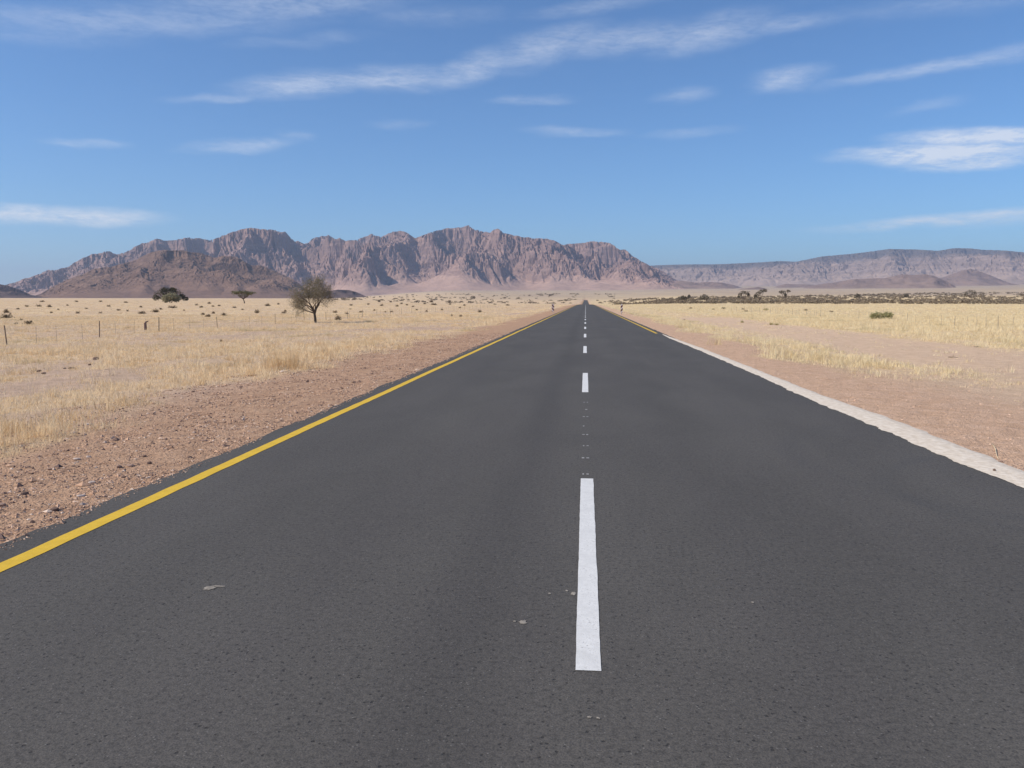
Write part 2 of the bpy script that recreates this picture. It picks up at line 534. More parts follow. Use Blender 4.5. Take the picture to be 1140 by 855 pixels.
M = {}
M['asphalt'] = asphalt_mat()
M['white'] = paint_mat('white_road_paint', (0.71, 0.70, 0.67), 0.75)
M['faded'] = paint_mat('faded_road_paint', (0.34, 0.33, 0.31), 0.9)
M['yellow'] = paint_mat('yellow_road_paint', (0.72, 0.46, 0.035), 0.3)
M['ground'] = ground_mat()
M['grass'] = grass_mat()
M['gravel'] = pebble_mat()
M['sand'] = simple_mat('pale_sand', (0.60, 0.51, 0.405), (0.72, 0.635, 0.53), 14.0, 0.95, 0.1, 0.5, 0.02)
M['bark'] = simple_mat('bark', (0.085, 0.062, 0.048), (0.15, 0.115, 0.09), 20.0, 0.95, 0.1)
M['twig'] = simple_mat('grey_twigs', (0.20, 0.165, 0.125), (0.30, 0.25, 0.19), 3.0, 0.95, 0.1)
M['leaf_grey'] = leaf_mat('grey_olive_leaves', (0.17, 0.15, 0.085), (0.30, 0.26, 0.16))
M['leaf_pale'] = leaf_mat('pale_olive_leaves', (0.26, 0.235, 0.15), (0.42, 0.38, 0.25))
M['leaf_dark'] = leaf_mat('dark_olive_leaves', (0.06, 0.056, 0.034), (0.12, 0.11, 0.062), 0.15)
M['leaf_acacia'] = leaf_mat('acacia_leaves', (0.14, 0.13, 0.08), (0.22, 0.20, 0.12))
M['leaf_green'] = leaf_mat('pale_green_leaves', (0.29, 0.28, 0.13), (0.45, 0.42, 0.22))
M['leaf_far'] = leaf_mat('far_tree_leaves', (0.10, 0.083, 0.058), (0.17, 0.145, 0.10), 0.15)
M['scrub'] = leaf_mat('scrub_leaves', (0.185, 0.145, 0.105), (0.31, 0.25, 0.175), 0.2)
M['shrub'] = leaf_mat('grey_brown_shrub', (0.17, 0.125, 0.082), (0.30, 0.23, 0.15), 0.2)
M['shrub_olive'] = leaf_mat('olive_shrub', (0.42, 0.36, 0.18), (0.60, 0.50, 0.28), 0.2)
M['post'] = simple_mat('weathered_post', (0.11, 0.08, 0.065), (0.19, 0.14, 0.115), 12.0)
M['wire'] = simple_mat('rusty_wire', (0.30, 0.24, 0.19), (0.40, 0.33, 0.27), 12.0, 0.6, 0.4)
M['stone_dark'] = simple_mat('dark_stone', (0.11, 0.07, 0.056), (0.20, 0.13, 0.10), 9.0)
M['stone_pale'] = simple_mat('pale_stone', (0.50, 0.39, 0.32), (0.66, 0.55, 0.47), 9.0)
M['stone_mid'] = simple_mat('brown_stone', (0.25, 0.16, 0.125), (0.36, 0.25, 0.19), 9.0)
M['post_pale'] = simple_mat('pale_grey_post', (0.26, 0.21, 0.165), (0.36, 0.30, 0.24), 12.0)
M['stem'] = simple_mat('dry_stem', (0.60, 0.48, 0.30), (0.70, 0.58, 0.40), 9.0)
M['stick'] = simple_mat('dead_stick', (0.12, 0.085, 0.065), (0.2, 0.15, 0.11), 9.0)
M['steel'] = simple_mat('dull_steel', (0.30, 0.27, 0.25), (0.40, 0.36, 0.34), 12.0, 0.55, 0.4)
M['marker'] = simple_mat('dark_maroon_paint', (0.075, 0.035, 0.038), (0.12, 0.06, 0.06), 14.0, 0.7)


def plate_mat():
    m, t = new_mat('striped_plate')
    v = t.n('ShaderNodeSeparateXYZ', {0: t.n('ShaderNodeTexCoord').outputs['Object']})
    s = t.math('FRACT', t.math('ADD', t.math('MULTIPLY', v.outputs[2], 2.45), t.math('MULTIPLY', v.outputs[0], 2.3)))
    f = t.step(t.math('ABSOLUTE', t.math('SUBTRACT', s, 0.5)), 0.30, 0.32)
    c = t.mix(f, (0.10, 0.025, 0.022), (0.72, 0.66, 0.64))
    finish(t, c, 0.5, 0.4)
    return m


M['plate'] = plate_mat()


# ------------------------------------------------------------------ where the grass grows (shared by soil colour and tufts)
def straw_density(x, y):
    r = np.hypot(x, y)
    n1 = fbm(x / 1.7, y / 3.2, 21, 3)
    n2 = fbm(x / 6.5, y / 11, 33, 3)
    n3 = fbm(x / 28, y / 34, 41, 3)
    L = -x + 0.9 * n1 + 0.5 * n2
    left = sstep(5.7, 7.3, L) * (1 - 0.86 * sstep(10.0, 11.0, L) * (1 - sstep(12.2, 13.8, L)) * (1 - 0.75 * sstep(19, 30, r)))
    left = left * np.clip(0.62 + 1.15 * n2 + 0.5 * n1 + 0.25 * n3, 0.0, 1.2)
    left = np.where(x < -14, np.maximum(left, 0.30 + 0.25 * sstep(16, 40, -x)), left)
    Rr = x + 0.8 * n1 + 0.8 * n2
    strip = sstep(5.2, 6.3, Rr) * (1 - sstep(8.2, 10.2, Rr)) * sstep(13, 23, y)
    far = sstep(14.0, 16.5, Rr + 0.4 * n3) * (0.95 + 0.3 * n3)
    midr = sstep(70, 140, y) * sstep(6, 8, Rr) * 0.7
    right = np.maximum(np.maximum(strip * (0.8 + 0.8 * n2), far), midr)
    return np.clip(np.where(x < 0, left, right), 0, 1)


# ------------------------------------------------------------------ ground: one sheet out to the horizon
def build_ground():
    az = np.radians(np.concatenate([np.linspace(-180, -46, 68)[:-1], np.linspace(-46, 38, 760), np.linspace(38, 180, 72)[1:]]))
    rr = np.concatenate([[0.0], np.geomspace(0.6, 30000, 560)])
    rg, ag = np.meshgrid(rr, az, indexing='ij')
    x, y = rg * np.sin(ag), rg * np.cos(ag)
    z = gz(x, y)
    z = np.where((np.abs(x) < 3.4) & (rg > 60), z - 0.0006 * np.minimum(rg, 800), z)
    straw = straw_density(x, y)
    straw = np.clip(straw * (0.62 + 0.38 * sstep(30, 110, rg)), 0, 1)
    ax = np.abs(x)
    gravel = 1 - sstep(5.5, 8.5, ax)
    band = sstep(1200, 2300, rg) * sstep(-13, -4, np.degrees(ag)) + sstep(3500, 8000, rg) * 0.9
    band = np.clip(band, 0, 1)
    o = mesh_np('ground', np.stack([x, y, z], -1).reshape(-1, 3), [grid_polys(len(rr), len(az))], M['ground'], True,
                {'straw': straw.ravel(), 'gravel': gravel.ravel(), 'rightside': sstep(-2, 2, x).ravel(), 'bajada': band.ravel()})
    tag(o, kind='structure')


build_ground()


# ------------------------------------------------------------------ road
def strip_mesh(name, ys, x0, x1, lift, mat, parent=None, skirt=0.0):
    ys = np.asarray(ys, float)
    x0, x1 = np.broadcast_to(x0, ys.shape), np.broadcast_to(x1, ys.shape)
    z = road_z(ys) + lift
    cols = [(x0, z - skirt)] if skirt else []
    n_in = 9 if skirt else 2
    for k in range(n_in):
        f = k / (n_in - 1)
        cols.append((x0 * (1 - f) + x1 * f, z))
    if skirt:
        cols.append((x1, z - skirt))
    v = np.stack([np.stack([cx, ys, cz], -1) for cx, cz in cols], 1).reshape(-1, 3)
    o = mesh_np(name, v, [grid_polys(len(ys), len(cols))[:, ::-1]], mat)
    if parent:
        o.parent = parent
    return o


ys_road = np.concatenate([np.arange(-60, 0, 2.0), np.arange(0, 45, 0.09), np.geomspace(45, 1620, 400)])
edge_n = 0.045 * vnoise(ys_road / 0.23, 0.0, 61) + 0.05 * vnoise(ys_road / 1.3, 0.0, 62) + 0.05 * vnoise(ys_road / 6.0, 0, 66)
edge_m = 0.045 * vnoise(ys_road / 0.23, 0.0, 63) + 0.05 * vnoise(ys_road / 1.3, 0.0, 64)
edge_fade = 1 - sstep(60, 120, ys_road)
road = strip_mesh('road', ys_road, -3.70 + edge_n * edge_fade, 3.72 + edge_m * edge_fade, 0.0, M['asphalt'], None, 0.05)
tag(road, kind='structure')


def flat_y(py):
    return hit(VPX, py)[1]


def rough_strip(name, y0, y1, xc, w, mat, seed, step=0.06, amp=0.006):
    n = max(6, int((y1 - y0) / step))
    ys = np.linspace(y0, y1, n)
    a = amp * vnoise(ys / 0.13, 0.0, seed) + amp * vnoise(ys / 0.6, 0, seed + 1)
    b = amp * vnoise(ys / 0.13, 3.3, seed) + amp * vnoise(ys / 0.6, 3.3, seed + 1)
    lift = 0.003 if y0 < 120 else 0.012
    return strip_mesh(name, ys, xc - w / 2 + a, xc + w / 2 + b, lift, mat, road)


# centre dashes
y_first0, y_first1 = flat_y(747), flat_y(533)
period, dash_len = 10.72, y_first1 - y_first0
DASH_X = [0.025, 0.006, -0.006, -0.012, -0.014, -0.012]
k = 0
while True:
    y0 = y_first0 + k * period
    if y0 > 430:
        break
    xc = DASH_X[min(k, len(DASH_X) - 1)]
    rough_strip('centre_dash', y0, y0 + dash_len, xc, 0.108 if k < 12 else 0.14, M['white'], 100 + k, 0.05 if k < 3 else 0.5, 0.0025 if k < 4 else 0.0)
    k += 1
# left yellow edge line runs on, the right one starts where the pale sand ends
ysl = np.concatenate([np.arange(-20, 60, 0.12), np.geomspace(60, 1500, 200)])
wob = (0.008 * vnoise(ysl / 0.35, 0, 71) + 0.02 * vnoise(ysl / 4.0, 0, 72)) * (1 - sstep(60, 100, ysl))
lift_l = 0.0025 + 0.00002 * np.clip(ysl, 0, 500)
strip_mesh('edge_line', ysl, -3.45 + wob, -3.325 + wob, lift_l, M['yellow'], road)
y_start = flat_y(371.0)
ysr = np.concatenate([np.arange(y_start, 80, 0.2), np.geomspace(80, 1500, 160)])
strip_mesh('edge_line', ysr, 3.33, 3.455, 0.004 + 0.00002 * np.clip(ysr, 0, 500), M['yellow'], road)
# setting-out marks of the old centre line
for py, xs in ((464, ((649.5, 652.5), (653.6, 656.6))), (474.5, ((650, 652),)), (484, ((649, 652.5), (653.5, 656.5))), (496.5, ((650.2, 652.6), (654, 657))),
               (510, ((648.8, 652.4), (653.8, 658.6))), (528, ((650, 652), (654.4, 658))), (448, ((650, 653), (654, 656)),), (456, ((652, 655.5),))):
    yy = flat_y(py)
    for xa, xb in xs:
        xw0, xw1 = (xa - VPX) / F_PX * yy, (xb - VPX) / F_PX * yy
        ln = 0.02 + 0.02 * random.random()
        rough_strip('paint_mark', yy - ln, yy + ln, (xw0 + xw1) / 2, max(0.012, (xw1 - xw0) * 0.75), M['faded'], int(py + xa), 0.012, 0.004)


def splat(name, px, py, wx, wy, mat, seed):
    cx, cy, _ = hit(px, py)
    r_ = np.random.default_rng(seed)
    n = 16
    a = np.linspace(0, 2 * np.pi, n, endpoint=False)
    q = 0.6 + 0.55 * r_.random(n)
    v = np.stack([cx + wx * q * np.cos(a), cy + wy * q * np.sin(a), np.full(n, 0.003) + road_z(np.full(n, cy))], -1)
    v = np.concatenate([v, [[cx, cy, 0.005 + float(road_z(cy))]]])
    f = np.array([(i, (i + 1) % n, n) for i in range(n)])
    o = mesh_np(name, v, [f], mat)
    o.parent = road


M['stain'] = simple_mat('dusty_stain', (0.22, 0.195, 0.165), (0.33, 0.295, 0.25), 30.0, 0.95, 0.1)
for px, py, wx, wy, sd in ((233, 655, .035, .035, 1), (243, 653, .05, .012, 2), (582, 693, .022, .026, 3), (573, 692, .008, .01, 4), (638, 661, .013, .03, 5),
                           (631, 658, .008, .012, 6), (838, 671, .008, .011, 7), (656, 799, .010, .008, 8), (666, 800, .008, .007, 9), (612, 661, .008, .008, 10)):
    splat('pale_stain', px, py, wx, wy, M['stain'], sd)

# pale sand along the right edge, with ragged fingers over the asphalt
OUTER = [(737, 371.8), (745, 374.8), (780, 387.2), (843, 412), (906, 437.2), (995, 469), (1060, 495), (1140, 527.4)]
INNER = [(737, 372.4), (745, 376.6), (780, 391), (843, 418.5), (906, 447.5), (976, 476), (1020, 496), (1064, 515), (1127, 540), (1140, 546)]
po = sorted([hit(a, b)[:2] for a, b in OUTER], key=lambda q: q[1])
pi_ = sorted([hit(a, b)[:2] for a, b in INNER], key=lambda q: q[1])
ys_s = np.arange(1.0, min(po[-1][1], pi_[-1][1]), 0.04)
xo = np.interp(ys_s, [q[1] for q in po], [q[0] for q in po])
xi = np.interp(ys_s, [q[1] for q in pi_], [q[0] for q in pi_])
taper = 1 - sstep(ys_s[-1] - 8, ys_s[-1], ys_s)
fing = np.abs(vnoise(ys_s / 0.5, 0, 81)) * 0.07 + np.abs(vnoise(ys_s / 0.13, 0, 83)) * 0.03 + 0.04 * vnoise(ys_s / 1.5, 0, 87)
xi = xi + (0.035 - fing) * (0.35 + 0.65 * taper)
xo = xo + 0.04 * vnoise(ys_s / 0.6, 0, 85) * taper
cols = []
for f, h in ((0, 0.004), (0.12, 0.006), (0.4, 0.008), (0.75, 0.008), (1.0, 0.005), (1.28, -0.024)):
    xx = xi * (1 - f) + xo * f
    cols.append(np.stack([xx, ys_s, road_z(ys_s) + h + 0.004 * vnoise(ys_s / .2, f * 7, 91) * (0.2 < f < 1)], -1))
o = mesh_np('sand_edge', np.stack(cols, 1).reshape(-1, 3), [grid_polys(len(ys_s), 6)[:, ::-1]], M['sand'], True)
tag(o, kind='structure')


# ------------------------------------------------------------------ mountains
def erode(h, U, dx, its, K=1.0, mexp=0.5, diff=0.0, fixed=None):
    """uplift against stream incision on a grid, the way ridges and gullies really form"""
    nr, nc = h.shape
    idx = np.arange(nr * nc).reshape(nr, nc)
    for it in range(its):
        h = h + U
        h[fixed] = 0.0
        P = np.pad(h, 1, constant_values=1e9)
        PI = np.pad(idx, 1, constant_values=0)
        best = np.zeros_like(h)
        rec = idx.copy()
        for dy in (-1, 0, 1):
            for dxx in (-1, 0, 1):
                if dy == 0 and dxx == 0:
                    continue
                dist = dx * math.hypot(dy, dxx)
                s = (h - P[1 + dy:1 + dy + nr, 1 + dxx:1 + dxx + nc]) / dist
                b = s > best
                best = np.where(b, s, best)
                rec = np.where(b, PI[1 + dy:1 + dy + nr, 1 + dxx:1 + dxx + nc], rec)
        recf = rec.ravel()
        order = np.argsort(h.ravel(), kind='stable')
        rl, ol = recf.tolist(), order.tolist()
        A = [1.0] * (nr * nc)
        for i in reversed(ol):
            r_ = rl[i]
            if r_ != i:
                A[r_] += A[i]
        F = K * np.power(np.asarray(A) * dx * dx / 1e4, mexp) / dx
        Fl, hl = F.tolist(), h.ravel().tolist()
        for i in ol:
            r_ = rl[i]
            if r_ != i:
                f = Fl[i]
                hr = hl[r_]
                if hl[i] > hr:
                    hl[i] = (hl[i] + f * hr) / (1 + f)
        h = np.asarray(hl).reshape(nr, nc)
        if diff:
            Q = np.pad(h, 1, mode='edge')
            h = h + diff * (Q[2:, 1:-1] + Q[:-2, 1:-1] + Q[1:-1, 2:] + Q[1:-1, :-2] - 4 * h)
    return h


def gauss(a, s):
    if s <= 0:
        return a
    k = np.exp(-0.5 * (np.arange(-int(3 * s) - 1, int(3 * s) + 2) / s) ** 2)
    k /= k.sum()
    return np.convolve(np.pad(a, len(k) // 2, mode='edge'), k, 'valid')


def upsample(h, nr, nc):
    r0, c0 = h.shape
    yi, xi = np.linspace(0, r0 - 1, nr), np.linspace(0, c0 - 1, nc)
    y0, x0 = np.minimum(yi.astype(int), r0 - 2), np.minimum(xi.astype(int), c0 - 2)
    fy, fx = (yi - y0)[:, None], (xi - x0)[None, :]
    g = lambda a, b: h[y0 + a][:, x0 + b]
    return (g(0, 0) * (1 - fx) + g(0, 1) * fx) * (1 - fy) + (g(1, 0) * (1 - fx) + g(1, 1) * fx) * fy


def mountain(name, sky_pts, r_front, r_crest, r_back, cells, mat, its=(40, 10), K=1.0, power=1.0, seed=1, plateau=False,
             rough=1.0, diff=0.02, cliff=0.0, smooth=False, crest_wander=0.12, fine=10.0, lump=0.35, coarse=2.5, foot=0.0, jag=0.0, warp=60.0, apron=0.0, talus=0.0):
    az_s, sl_s = zip(*[ray(*q) for q in sky_pts])
    hh = None
    for level, (nc, n_it) in enumerate(((int(cells / coarse), its[0]), (cells, its[1]))):
        az = np.linspace(az_s[0], az_s[-1], nc)
        target = np.interp(az, az_s, sl_s)
        if jag:
            ar = az * r_crest
            target = target + jag / r_crest * (vnoise(ar / 95.0, 0, seed + 71) + 0.6 * vnoise(ar / 40.0, 0, seed + 72)) * sstep(0.006, 0.03, target)
        dx = r_crest * (az[1] - az[0])
        nr = max(12, int((r_back - r_front) / dx))
        rr = np.linspace(r_front, r_back, nr)
        rg, ag = np.meshgrid(rr, az, indexing='ij')
        x, y = rg * np.sin(ag), rg * np.cos(ag)
        base = base_z(x, y)
        hc = np.maximum(CAM_H + target * r_crest - base_z(r_crest * np.sin(az), r_crest * np.cos(az)), 0.0)
        hc2 = gauss(hc, 70.0 / dx)
        u = ag * r_crest
        span = r_crest - r_front
        rc = r_crest + span * crest_wander * fbm(u / (span * 0.45), rg * 0 + seed, seed, 3)
        rfv = r_front + span * 0.16 * (1 + fbm(u / (span * 0.35), rg * 0 + 5.5, seed + 4, 3))
        tf = np.clip((rg - rfv) / (rc - rfv), 0, 1)
        tb = np.clip((r_back - rg) / (r_back - rc), 0, 1)
        env = np.minimum(tf, tb) ** power
        if plateau:
            env = sstep(0.30, 0.95, tf)
            env = np.where(rg > rc, 1.0, env) * sstep(0, 0.15, tb)
        lp = np.clip(0.62 + lump * 1.6 * fbm(u / (span * 0.24), rg / (span * 0.24), seed + 9, 3) + foot * np.exp(-((tf - 0.3) / 0.14) ** 2) * (0.4 + 1.3 * vnoise(u / (span * 0.3), 0, seed + 12)), 0.12, 2.0)
        fixed = np.zeros_like(rg, bool)
        fixed[0, :] = True
        fixed[-1, :] = True
        fixed |= env <= 0.001
        up = hc2[None, :] * env * lp / max(n_it, 1)
        if level == 0:
            h = hc2[None, :] * env * 0.04 + rng.random(rg.shape) * dx * 0.06 + 0.3 * dx * fbm(u / (4 * dx), rg / (4 * dx), seed + 2, 3)
            h = np.maximum(h, 0)
            h = erode(h, up, dx, n_it, K, 0.5, diff, fixed)
        else:
            h = upsample(h, nr, nc)
            h = h + rng.random(rg.shape) * dx * 0.12 * env
            h = erode(h, up * 0.3, dx, n_it, K * 0.45, 0.5, diff, fixed)
    if talus:
        # no slope steeper than the rock will stand
        lim = talus * (1.0 + 0.45 * fbm(u / 260.0, rg / 260.0, seed + 61, 3)) * dx
        for _ in range(26):
            Q = np.pad(h, 1, mode='edge')
            low = np.minimum(np.minimum(Q[2:, 1:-1], Q[:-2, 1:-1]), np.minimum(Q[1:-1, 2:], Q[1:-1, :-2])) + lim
            lowd = np.minimum(np.minimum(Q[2:, 2:], Q[:-2, :-2]), np.minimum(Q[2:, :-2], Q[:-2, 2:])) + 1.414 * lim
            h = np.minimum(h, np.minimum(low, lowd) * 0.7 + h * 0.3)
    mx = np.maximum(gauss(h.max(0), 200.0 / dx), 1e-3)
    th = np.clip(h / mx[None, :], 0, 1.3)
    # gullies and ribs wander instead of running straight down
    ci = np.arange(nc)[None, :] + (warp / dx) * (vnoise(u / 620.0, rg / 430.0, seed + 51) + 0.45 * vnoise(u / 230.0, rg / 170.0, seed + 52)) + 0 * rg
    ri = np.arange(nr)[:, None] + (warp * 0.5 / dx) * vnoise(u / 380.0, rg / 380.0, seed + 53)
    ci, ri = np.clip(ci, 0, nc - 1.001), np.clip(ri, 0, nr - 1.001)
    c0, r0_ = ci.astype(int), ri.astype(int)
    fc, fr = ci - c0, ri - r0_
    th = (th[r0_, c0] * (1 - fc) + th[r0_, c0 + 1] * fc) * (1 - fr) + (th[r0_ + 1, c0] * (1 - fc) + th[r0_ + 1, c0 + 1] * fc) * fr
    if apron:
        sm = th
        for _ in range(2):
            sm = np.stack([gauss(q, 90.0 / dx) for q in sm])
            sm = np.stack([gauss(q, 60.0 / dx) for q in sm.T]).T
        k_ = 0.88 * (1 - sstep(apron * 0.55, apron * 1.25, sm + 0.10 * vnoise(u / 420.0, rg / 420.0, seed + 57)))
        th = th * (1 - k_) + sm * k_
    if cliff:
        th = th * (1 - cliff) + cliff * np.clip(sstep(0.22, 0.85, th) * 0.92 + 0.08 * th, 0, 1.3)
    hh = th * hc2[None, :]
    wx_, wy_ = vnoise(u / (14 * dx), rg / (14 * dx), seed + 36), vnoise(u / (14 * dx), rg / (14 * dx), seed + 39)
    rid = 0.6 - np.abs(fbm(u / (9 * dx) + 0.9 * wx_, rg / (11 * dx) + 0.9 * wy_, seed + 33, 4, 0.62)) * 1.7
    hh = hh + fine * rough * (0.55 * fbm(u / (3.2 * dx), rg / (5.0 * dx), seed + 31, 3) + 2.6 * rid) * sstep(0.10, 0.5, th)
    for it in range(6):
        act = ((base + hh - CAM_H) / rg).max(0)
        b0 = base_z(r_crest * np.sin(az), r_crest * np.cos(az)) - CAM_H
        kf = np.clip((target * r_crest - b0) / np.maximum(act * r_crest - b0, 1.0), 0.3, 3.0)
        top = np.maximum(gauss(hh.max(0), 100.0 / dx), 1.0)[None, :]
        # broad corrections lift the upper slopes, fine ones only the crest itself; the foot keeps its shape
        if it < 3:
            wd = np.clip(gauss(kf, 90.0 / dx), 0.3, 3)[None, :]
            hh = hh * (1 + (wd - 1) * sstep(0.15, 0.8, hh / top))
        else:
            wd = np.clip(gauss(kf, 4.0 / dx), 0.3, 3)[None, :]
            hh = hh * (1 + (wd - 1) * sstep(0.70, 0.97, hh / np.maximum(hh.max(0), 1.0)[None, :]))
    top = np.maximum(gauss(hh.max(0), 12), 1.0)
    hf = np.clip(hh / top[None, :], 0, 1)
    sink = 6.0 * (1 - sstep(0.0, 0.05, hf))
    z = base + hh - sink - 0.0015 * r_front
    o = mesh_np(name, np.stack([x, y, z], -1).reshape(-1, 3), [grid_polys(nr, cells)[:, ::-1]], mat, smooth, {'hf': hf.ravel()})
    tag(o, kind='structure')
    return o


MAIN = [(-10, 322), (4, 316.5), (10, 315), (14, 313.7), (26, 309), (37, 306.5), (54, 299), (61, 300), (77, 295), (88, 288), (102, 282), (112, 280.7), (121, 278), (130, 282), (137, 281),
        (151, 273), (173, 265), (186, 267), (198, 265.4), (211, 263), (229, 265.4), (234, 266.7), (246, 262), (259, 256.7), (276, 252.6), (290, 253), (297, 255),
        (304, 254), (311, 257), (318, 257.5), (328, 267.7), (332, 267), (339, 270.5), (350, 263.7), (366, 260.7), (373, 265.4), (378, 264), (384, 266.7), (398, 265.4),
        (414, 260), (424, 262.8), (438, 256.3), (450, 256.3), (461, 263.7), (468, 262), (480, 257), (494, 254), (508, 252.6), (522, 249.8), (528, 255), (546, 257.5),
        (550, 254.5), (554, 253.2), (558, 255.5), (561, 258.7), (591, 264), (609, 264.6), (617, 266.2), (627, 271.5), (636, 270.3), (646, 269.6), (664, 267.4), (678, 269.2), (689, 276),
        (696, 277), (705, 284.5), (717, 291.3), (725, 294.7), (737, 300.4), (749, 308.4), (758, 313), (775, 317.5), (795, 321)]
FRONT = [(28, 331), (45, 326), (60, 317), (74, 311), (88, 305), (105, 298), (128, 295), (149, 289), (165, 281), (175, 278), (184, 277), (203, 277.7), (224, 281), (238, 286), (248, 283.5), (264, 284.7),
         (273, 290), (280, 294.7), (290, 294), (299, 297), (308, 301.4), (325, 309), (334, 315.4), (341, 322), (350, 327), (357, 331.5)]
KNOLL = [(340, 332), (352, 327), (363, 323), (376, 321), (388, 321.5), (396, 323.5), (404, 327), (410, 330), (416, 332)]
EDGE = [(-160, 300), (-80, 306), (-30, 311), (0, 315), (10, 317), (22, 321), (35, 327), (60, 331), (70, 332.5)]
MESA = [(690, 300), (720, 295), (735, 294), (768, 293.2), (800, 293), (845, 291), (868, 289.4), (885, 290.3), (900, 287.5), (915, 284.3), (930, 283), (948, 281.5), (970, 278.8), (990, 276), (1020, 276.5), (1045, 278),
        (1062, 275), (1080, 275.4), (1095, 277), (1120, 277.6), (1140, 279.6), (1180, 281), (1250, 279), (1400, 283), (1600, 282)]
HILL_A = [(870, 324), (905, 317), (930, 313), (950, 309.4), (976, 308.3), (985, 308.3), (1004, 304), (1018, 304.8), (1030, 303.8), (1041, 306), (1055, 312.5), (1066, 318.6), (1075, 322)]
HILL_B = [(1010, 318), (1035, 310), (1048, 308), (1059, 304), (1070, 300), (1081, 297.8), (1096, 302.4), (1114, 309.7), (1125, 314), (1145, 317), (1160, 318.5)]
HILL_C = [(735, 320), (757, 311), (776, 313.4), (789, 312.5), (804, 313.4), (817, 316), (826, 319), (836, 322)]
HILL_D = [(800, 324.5), (812, 323), (826, 320), (844, 318), (857, 320.8), (866, 323.5)]
HILL_E = [(848, 323), (858, 319.5), (874, 314.7), (896, 315.3), (908, 316), (922, 313.5), (940, 314), (955, 318), (968, 322)]

M['rock_main'] = rock_mat('range_rock', (0.45, 0.30, 0.235), (0.345, 0.225, 0.19), (0.23, 0.152, 0.135), 0.4)
M['rock_front'] = rock_mat('brown_hill_rock', (0.22, 0.138, 0.102), (0.245, 0.155, 0.112), (0.125, 0.078, 0.062), 0.45, None, 2.2)
M['rock_dark'] = rock_mat('dark_hill_rock', (0.135, 0.095, 0.085), (0.125, 0.088, 0.08), (0.085, 0.062, 0.06), 0.2, None, 2.4)
M['rock_mesa'] = rock_mat('mesa_rock', (0.45, 0.325, 0.25), (0.38, 0.28, 0.23), (0.27, 0.20, 0.17), 0.4, (0.11, 0.10, 0.10), 0.8)
M['rock_hill'] = rock_mat('low_hill_rock', (0.31, 0.215, 0.17), (0.245, 0.17, 0.14), (0.175, 0.12, 0.105), 0.3, None, 1.5)

mountain('mountain_range', MAIN, 7300, 10600, 13200, 760, M['rock_main'], (60, 24), 1.6, 1.15, 3, fine=18.0, diff=0.006, cliff=0.0, lump=0.6, foot=0.5, coarse=2.6, jag=14.0, warp=110.0, apron=0.2, talus=0.75)
mountain('brown_hill', FRONT, 4100, 5500, 7000, 320, M['rock_front'], (30, 14), 0.9, 1.0, 17, rough=0.7, fine=4.0, diff=0.03, lump=0.25, jag=5.0, warp=70.0, apron=0.15, talus=0.5)
mountain('dark_knoll', KNOLL, 3700, 4000, 4300, 80, M['rock_dark'], (8, 3), 0.3, 0.8, 23, rough=0.4, fine=1.2, diff=0.08)
mountain('dark_hill', EDGE, 4000, 4700, 5600, 160, M['rock_dark'], (14, 4), 0.5, 0.9, 27, rough=0.5, fine=2.5, diff=0.05)
mountain('mesa', MESA, 12600, 17200, 19500, 600, M['rock_mesa'], (22, 14), 1.6, 1.0, 35, plateau=True, rough=0.5, fine=34.0, diff=0.004, crest_wander=0.07, lump=0.2)
mountain('low_hill', HILL_A, 7600, 8700, 10000, 190, M['rock_hill'], (10, 3), 0.4, 0.8, 43, rough=0.5, fine=2.0, diff=0.1)
mountain('low_hill', HILL_B, 10300, 11600, 13000, 140, M['rock_hill'], (12, 3), 0.5, 0.9, 47, rough=0.5, fine=3.0, diff=0.08)
mountain('low_hill', HILL_C, 8300, 9200, 10000, 100, M['rock_hill'], (10, 3), 0.4, 0.9, 53, rough=0.5, fine=2.0, diff=0.08)
mountain('low_hill', HILL_D, 6600, 7100, 7700, 70, M['rock_hill'], (8, 2), 0.3, 0.9, 57, rough=0.4, fine=1.5, diff=0.1)
mountain('low_hill', HILL_E, 9300, 10000, 10800, 110, M['rock_hill'], (8, 2), 0.4, 0.9, 59, rough=0.5, fine=2.0, diff=0.08)

# the air between: pale, even, round everything
hz, th = new_mat('haze')
vol = th.n('ShaderNodeVolumePrincipled', {'Color': (0.68, 0.79, 1.0, 1.0), 'Density': 4.1e-5, 'Anisotropy': 0.2})
th.n('ShaderNodeOutputMaterial', {'Volume': vol.outputs[0]})
hb = MB()
hb.box((0, 0, 640), (64000, 64000, 1300))
tag(hb.build('haze', hz), kind='stuff')


